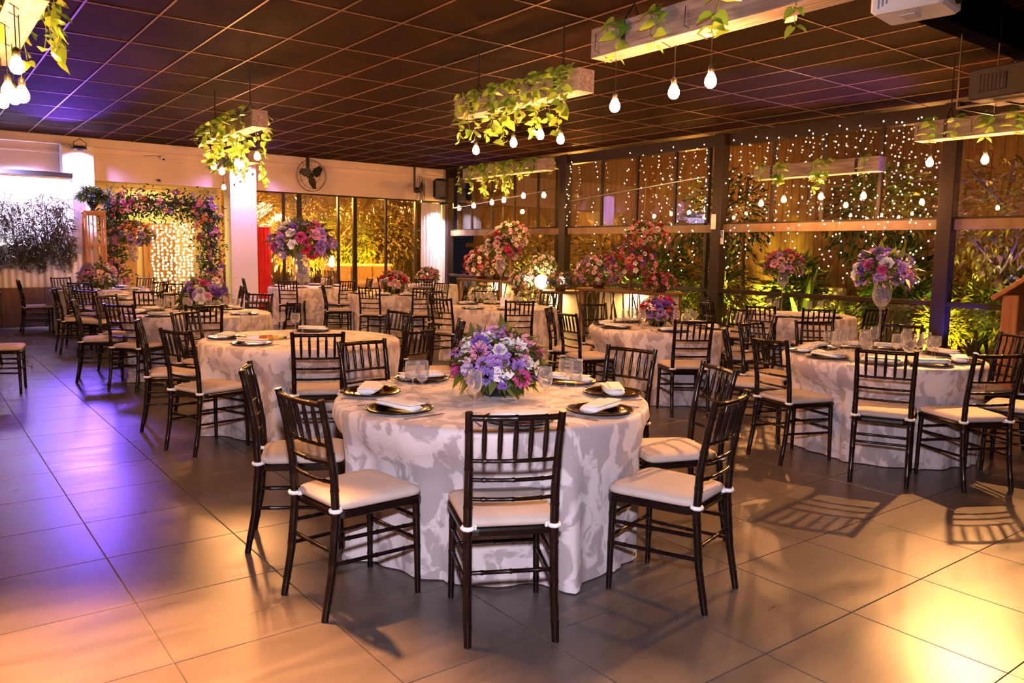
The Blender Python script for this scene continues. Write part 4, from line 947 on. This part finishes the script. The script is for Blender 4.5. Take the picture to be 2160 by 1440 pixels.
def arr(x, y, z, R, n, pal, seed, label, sq=.85, fs=.05, ped=0.0):
    r = empty('flower_arrangement', (x, y, z), seed, label, 'arrangement', 'flower arrangements of the dessert display')
    if ped: MB().lathe([(.001, 0), (.10, 0), (.10, .01), (.03, .03), (.025, ped - .06), (.09, ped - .02), (.09, ped), (.001, ped)], 16).build('pedestal', M['wood_d'], r)
    else: MB().lathe([(.001, 0), (.09, 0), (.13, .08), (.12, .12), (.001, .10)], 16).build('pot', M['wood_d'], r)
    flowers(r, R, sq, int(n * 1.7), pal, seed, max(ped, .08) + R * sq * .55, fs * .76, -.55); return r
arr(9.75, 13.9, .95, .38, 46, ['pink', 'magenta', 'red', 'white', 'blush'], 41, 'large pink and red arrangement at the left end of the flower display', .95, .07)
arr(9.8, 12.95, .95, .36, 44, P_PALE, 42, 'tall pale white arrangement on a pedestal left of the lit lanterns', .9, .06, .68)
arr(9.75, 13.3, .95, .26, 26, ['cream', 'white', 'pink'], 43, 'pale mixed arrangement below the tall white one', .9, .06)
arr(9.85, 11.95, .82, .25, 30, P_PALE, 44, 'round white arrangement on a pedestal between the lit lanterns', .9, .055, .32)
arr(9.6, 12.3, .82, .24, 26, ['lilac', 'pink', 'white'], 45, 'low lilac arrangement on the front of the middle display table', .7, .055)
arr(9.6, 11.15, .82, .22, 24, ['lilac', 'violet', 'white', 'pink'], 46, 'low violet arrangement right of the glowing globe', .8, .055)
arr(9.95, 10.5, .90, .44, 50, ['blush', 'pink', 'magenta', 'lilac', 'white'], 47, 'broad dusky pink arrangement in the middle right of the flower display', .75, .065)
arr(10.0, 9.75, .90, .42, 50, ['pink', 'red', 'white', 'magenta', 'violet', 'coral'], 48, 'big red and pink arrangement on a pedestal at the right of the display', .8, .065, .28)
arr(10.05, 9.45, .90, .38, 44, ['blush', 'white', 'coral', 'red', 'pink'], 49, 'highest blush arrangement towering over the right of the display', .75, .06, .74)
arr(9.85, 8.95, .90, .24, 28, ['magenta', 'red', 'coral', 'pink'], 50, 'small crimson arrangement at the right end of the display', .7, .055)
arr(9.2, 11.5, .0, .30, 26, ['white', 'cream', 'blush'], 51, 'pale arrangement standing on the floor before the display tables', .9, .06, .45)
arr(9.2, 13.1, .0, .30, 26, ['white', 'cream'], 52, 'white arrangement on the floor at the left of the display', .8, .06, .5)
for y, n_ in ((12.55, 'left'), (11.55, 'right')):
    o = empty('candle_lantern', (9.95, y, .82), 0, 'lit cream candle lantern at the ' + n_ + ' of the globe lamp', 'lantern', 'candle lanterns of the display')
    MB().lathe([(.001, .01), (.085, .01), (.085, .24), (.001, .24)], 18).build('glow_cylinder', M['lantern'], o); MB().lathe([(.095, 0), (.095, .012), (.001, .012)], 18).build('saucer', M['metal'], o)
gb = empty('globe_lamp', (9.62, 11.72, .82), 0, 'glowing round globe lamp on the dessert table', 'lamp')
MB().lathe([(.05, 0), (.05, .02), (.001, .02)], 14).build('base', M['metal'], gb)
MB().lathe([(.13 * sin(pi * k / 12) + .0005, .02 + .13 - .13 * cos(pi * k / 12)) for k in range(13)], 20).build('globe', M['globe'], gb)

# ------------------------------------------------------------------ ceiling equipment, right side
pj = empty('projector', (3.83, 1.95, 2.64), radians(8), 'white ceiling projector at the top right', 'projector')
MB().box((0, 0, .055), (.26, .32, .11), bev=.014).build('housing', M['white_p'], pj)
MB().box((0, .02, -.003), (.09, .07, .006), bev=.002).build('filter_door', M['grey_p'], pj)
MB().lathe([(.001, -.02), (.03, -.02), (.036, .01), (.001, .01)], 14, Matrix.Rotation(pi / 2, 4, 'X')).build('lens', M['black'], pj, (.05, -.165, .06))
for k in range(3): MB().box((-.1315, .12 - k * .018, .05 + .004 * k), (.002, .008, .06 - .008 * k)).build('print', M['ink'], pj)
MB().tube([(-.1315, -.06 + .014 * cos(a), .055 + .024 * sin(a)) for a in [2 * pi * k / 12 for k in range(13)]], .003, 4, cap=False).build('emblem', M['inkb'], pj)
MB().tube([(0, 0, .11), (0, 0, ZC - 2.645)], .018, 8).box((0, 0, .118), (.12, .12, .012)).build('mount', M['black'], pj)
MB().tube([(-.1, .1, .1), (-.3, .2, .25), (-.5, .35, .30), (-.7, .6, .52)], .005, 5).build('cable', M['black'], pj)
bm = MB().box((8.9, 3.05, 3.58), (6.4, .16, .02)).box((8.9, 3.05, 3.44), (6.4, .03, .28)).box((8.9, 3.05, 3.30), (6.4, .16, .03)).build('steel_beam', mat('matt_black_steel', (.006, .006, .010), 1.0, spec=0.0)); tag(bm, 'dark steel beam running below the ceiling at the top right', 'beam')
ac = empty('caged_projector', (6.88, 2.68, 2.74), radians(-8), 'grey equipment box in a metal cradle at the top right edge', 'equipment')
MB().box((.1, 0, .14), (.42, .62, .24), bev=.012).build('box', M['cage'], ac)
MB().box((-.115, .12, .14), (.01, .22, .13), bev=.003).build('vent', M['black'], ac)
for k in range(7): MB().box((-.123, .03 + k * .03, .14), (.004, .006, .12)).build('vent_slat', M['cage'], ac)
cr = MB()
for s in (-1, 1):
    for t in (-1, 1): cr.box((.1 + s * .26, t * .36, .36), (.008, .008, .80))
    cr.box((.1 + s * .26, 0, -.03), (.014, .72, .014)); cr.box((.1, s * .36, -.03), (.52, .014, .014))
cr.box((.1, 0, -.03), (.52, .014, .014)).build('cradle', mat('dull_metal', (.16, .14, .12), .4, .8), ac)
# notices on the middle post
nb = MB().box((0, 0, 0), (.012, .10, .26), bev=.003).build('switch_plate', M['white_p']); nb.location = (XW - .128, 9.04, 2.10); tag(nb, 'white wall device high on the middle steel post', 'device')
sg = empty('wall_sign', (XW - .11, 8.87, 1.83), -.5, 'small white and blue notice on the middle steel post', 'sign')
MB().box((0, 0, 0), (.012, .17, .24), bev=.002).build('board', M['white_p'], sg); MB().box((-.008, -.02, .05), (.003, .12, .12)).build('blue_field', M['inkb'], sg)
MB().tube([(-.010, -.07, .02), (-.010, -.02, .05), (-.010, .03, .10)], .006, 5).build('swoosh', M['white_p'], sg)
# wooden kiosk at the right edge
ki = empty('wooden_kiosk', (9.35, 2.75, 0), radians(-6), 'orange-brown wooden kiosk with sloping roof at the right edge', 'kiosk')
for s in (-1, 1):
    for t in (-1, 1): MB().box((s * .45, t * .55, .58), (.14, .16, 1.16), bev=.01).build('post', M['wood_o'], ki)
for k in range(5): MB().box((-.44, -.40 + k * .2, .38), (.03, .19, .76), bev=.004).build('front_board', M['wood_d'], ki)
MB().box((0, 0, .78), (.95, 1.2, .04)).build('counter', M['wood_d'], ki)
for s in (-1, 1):
    MB().box((0, 0, 0), (1.15, .86, .05), bev=.006).build('roof_panel', M['wood_o'], ki).matrix_basis = Matrix.Translation((0, s * .36, 1.36)) @ Matrix.Rotation(-s * .62, 4, 'X')
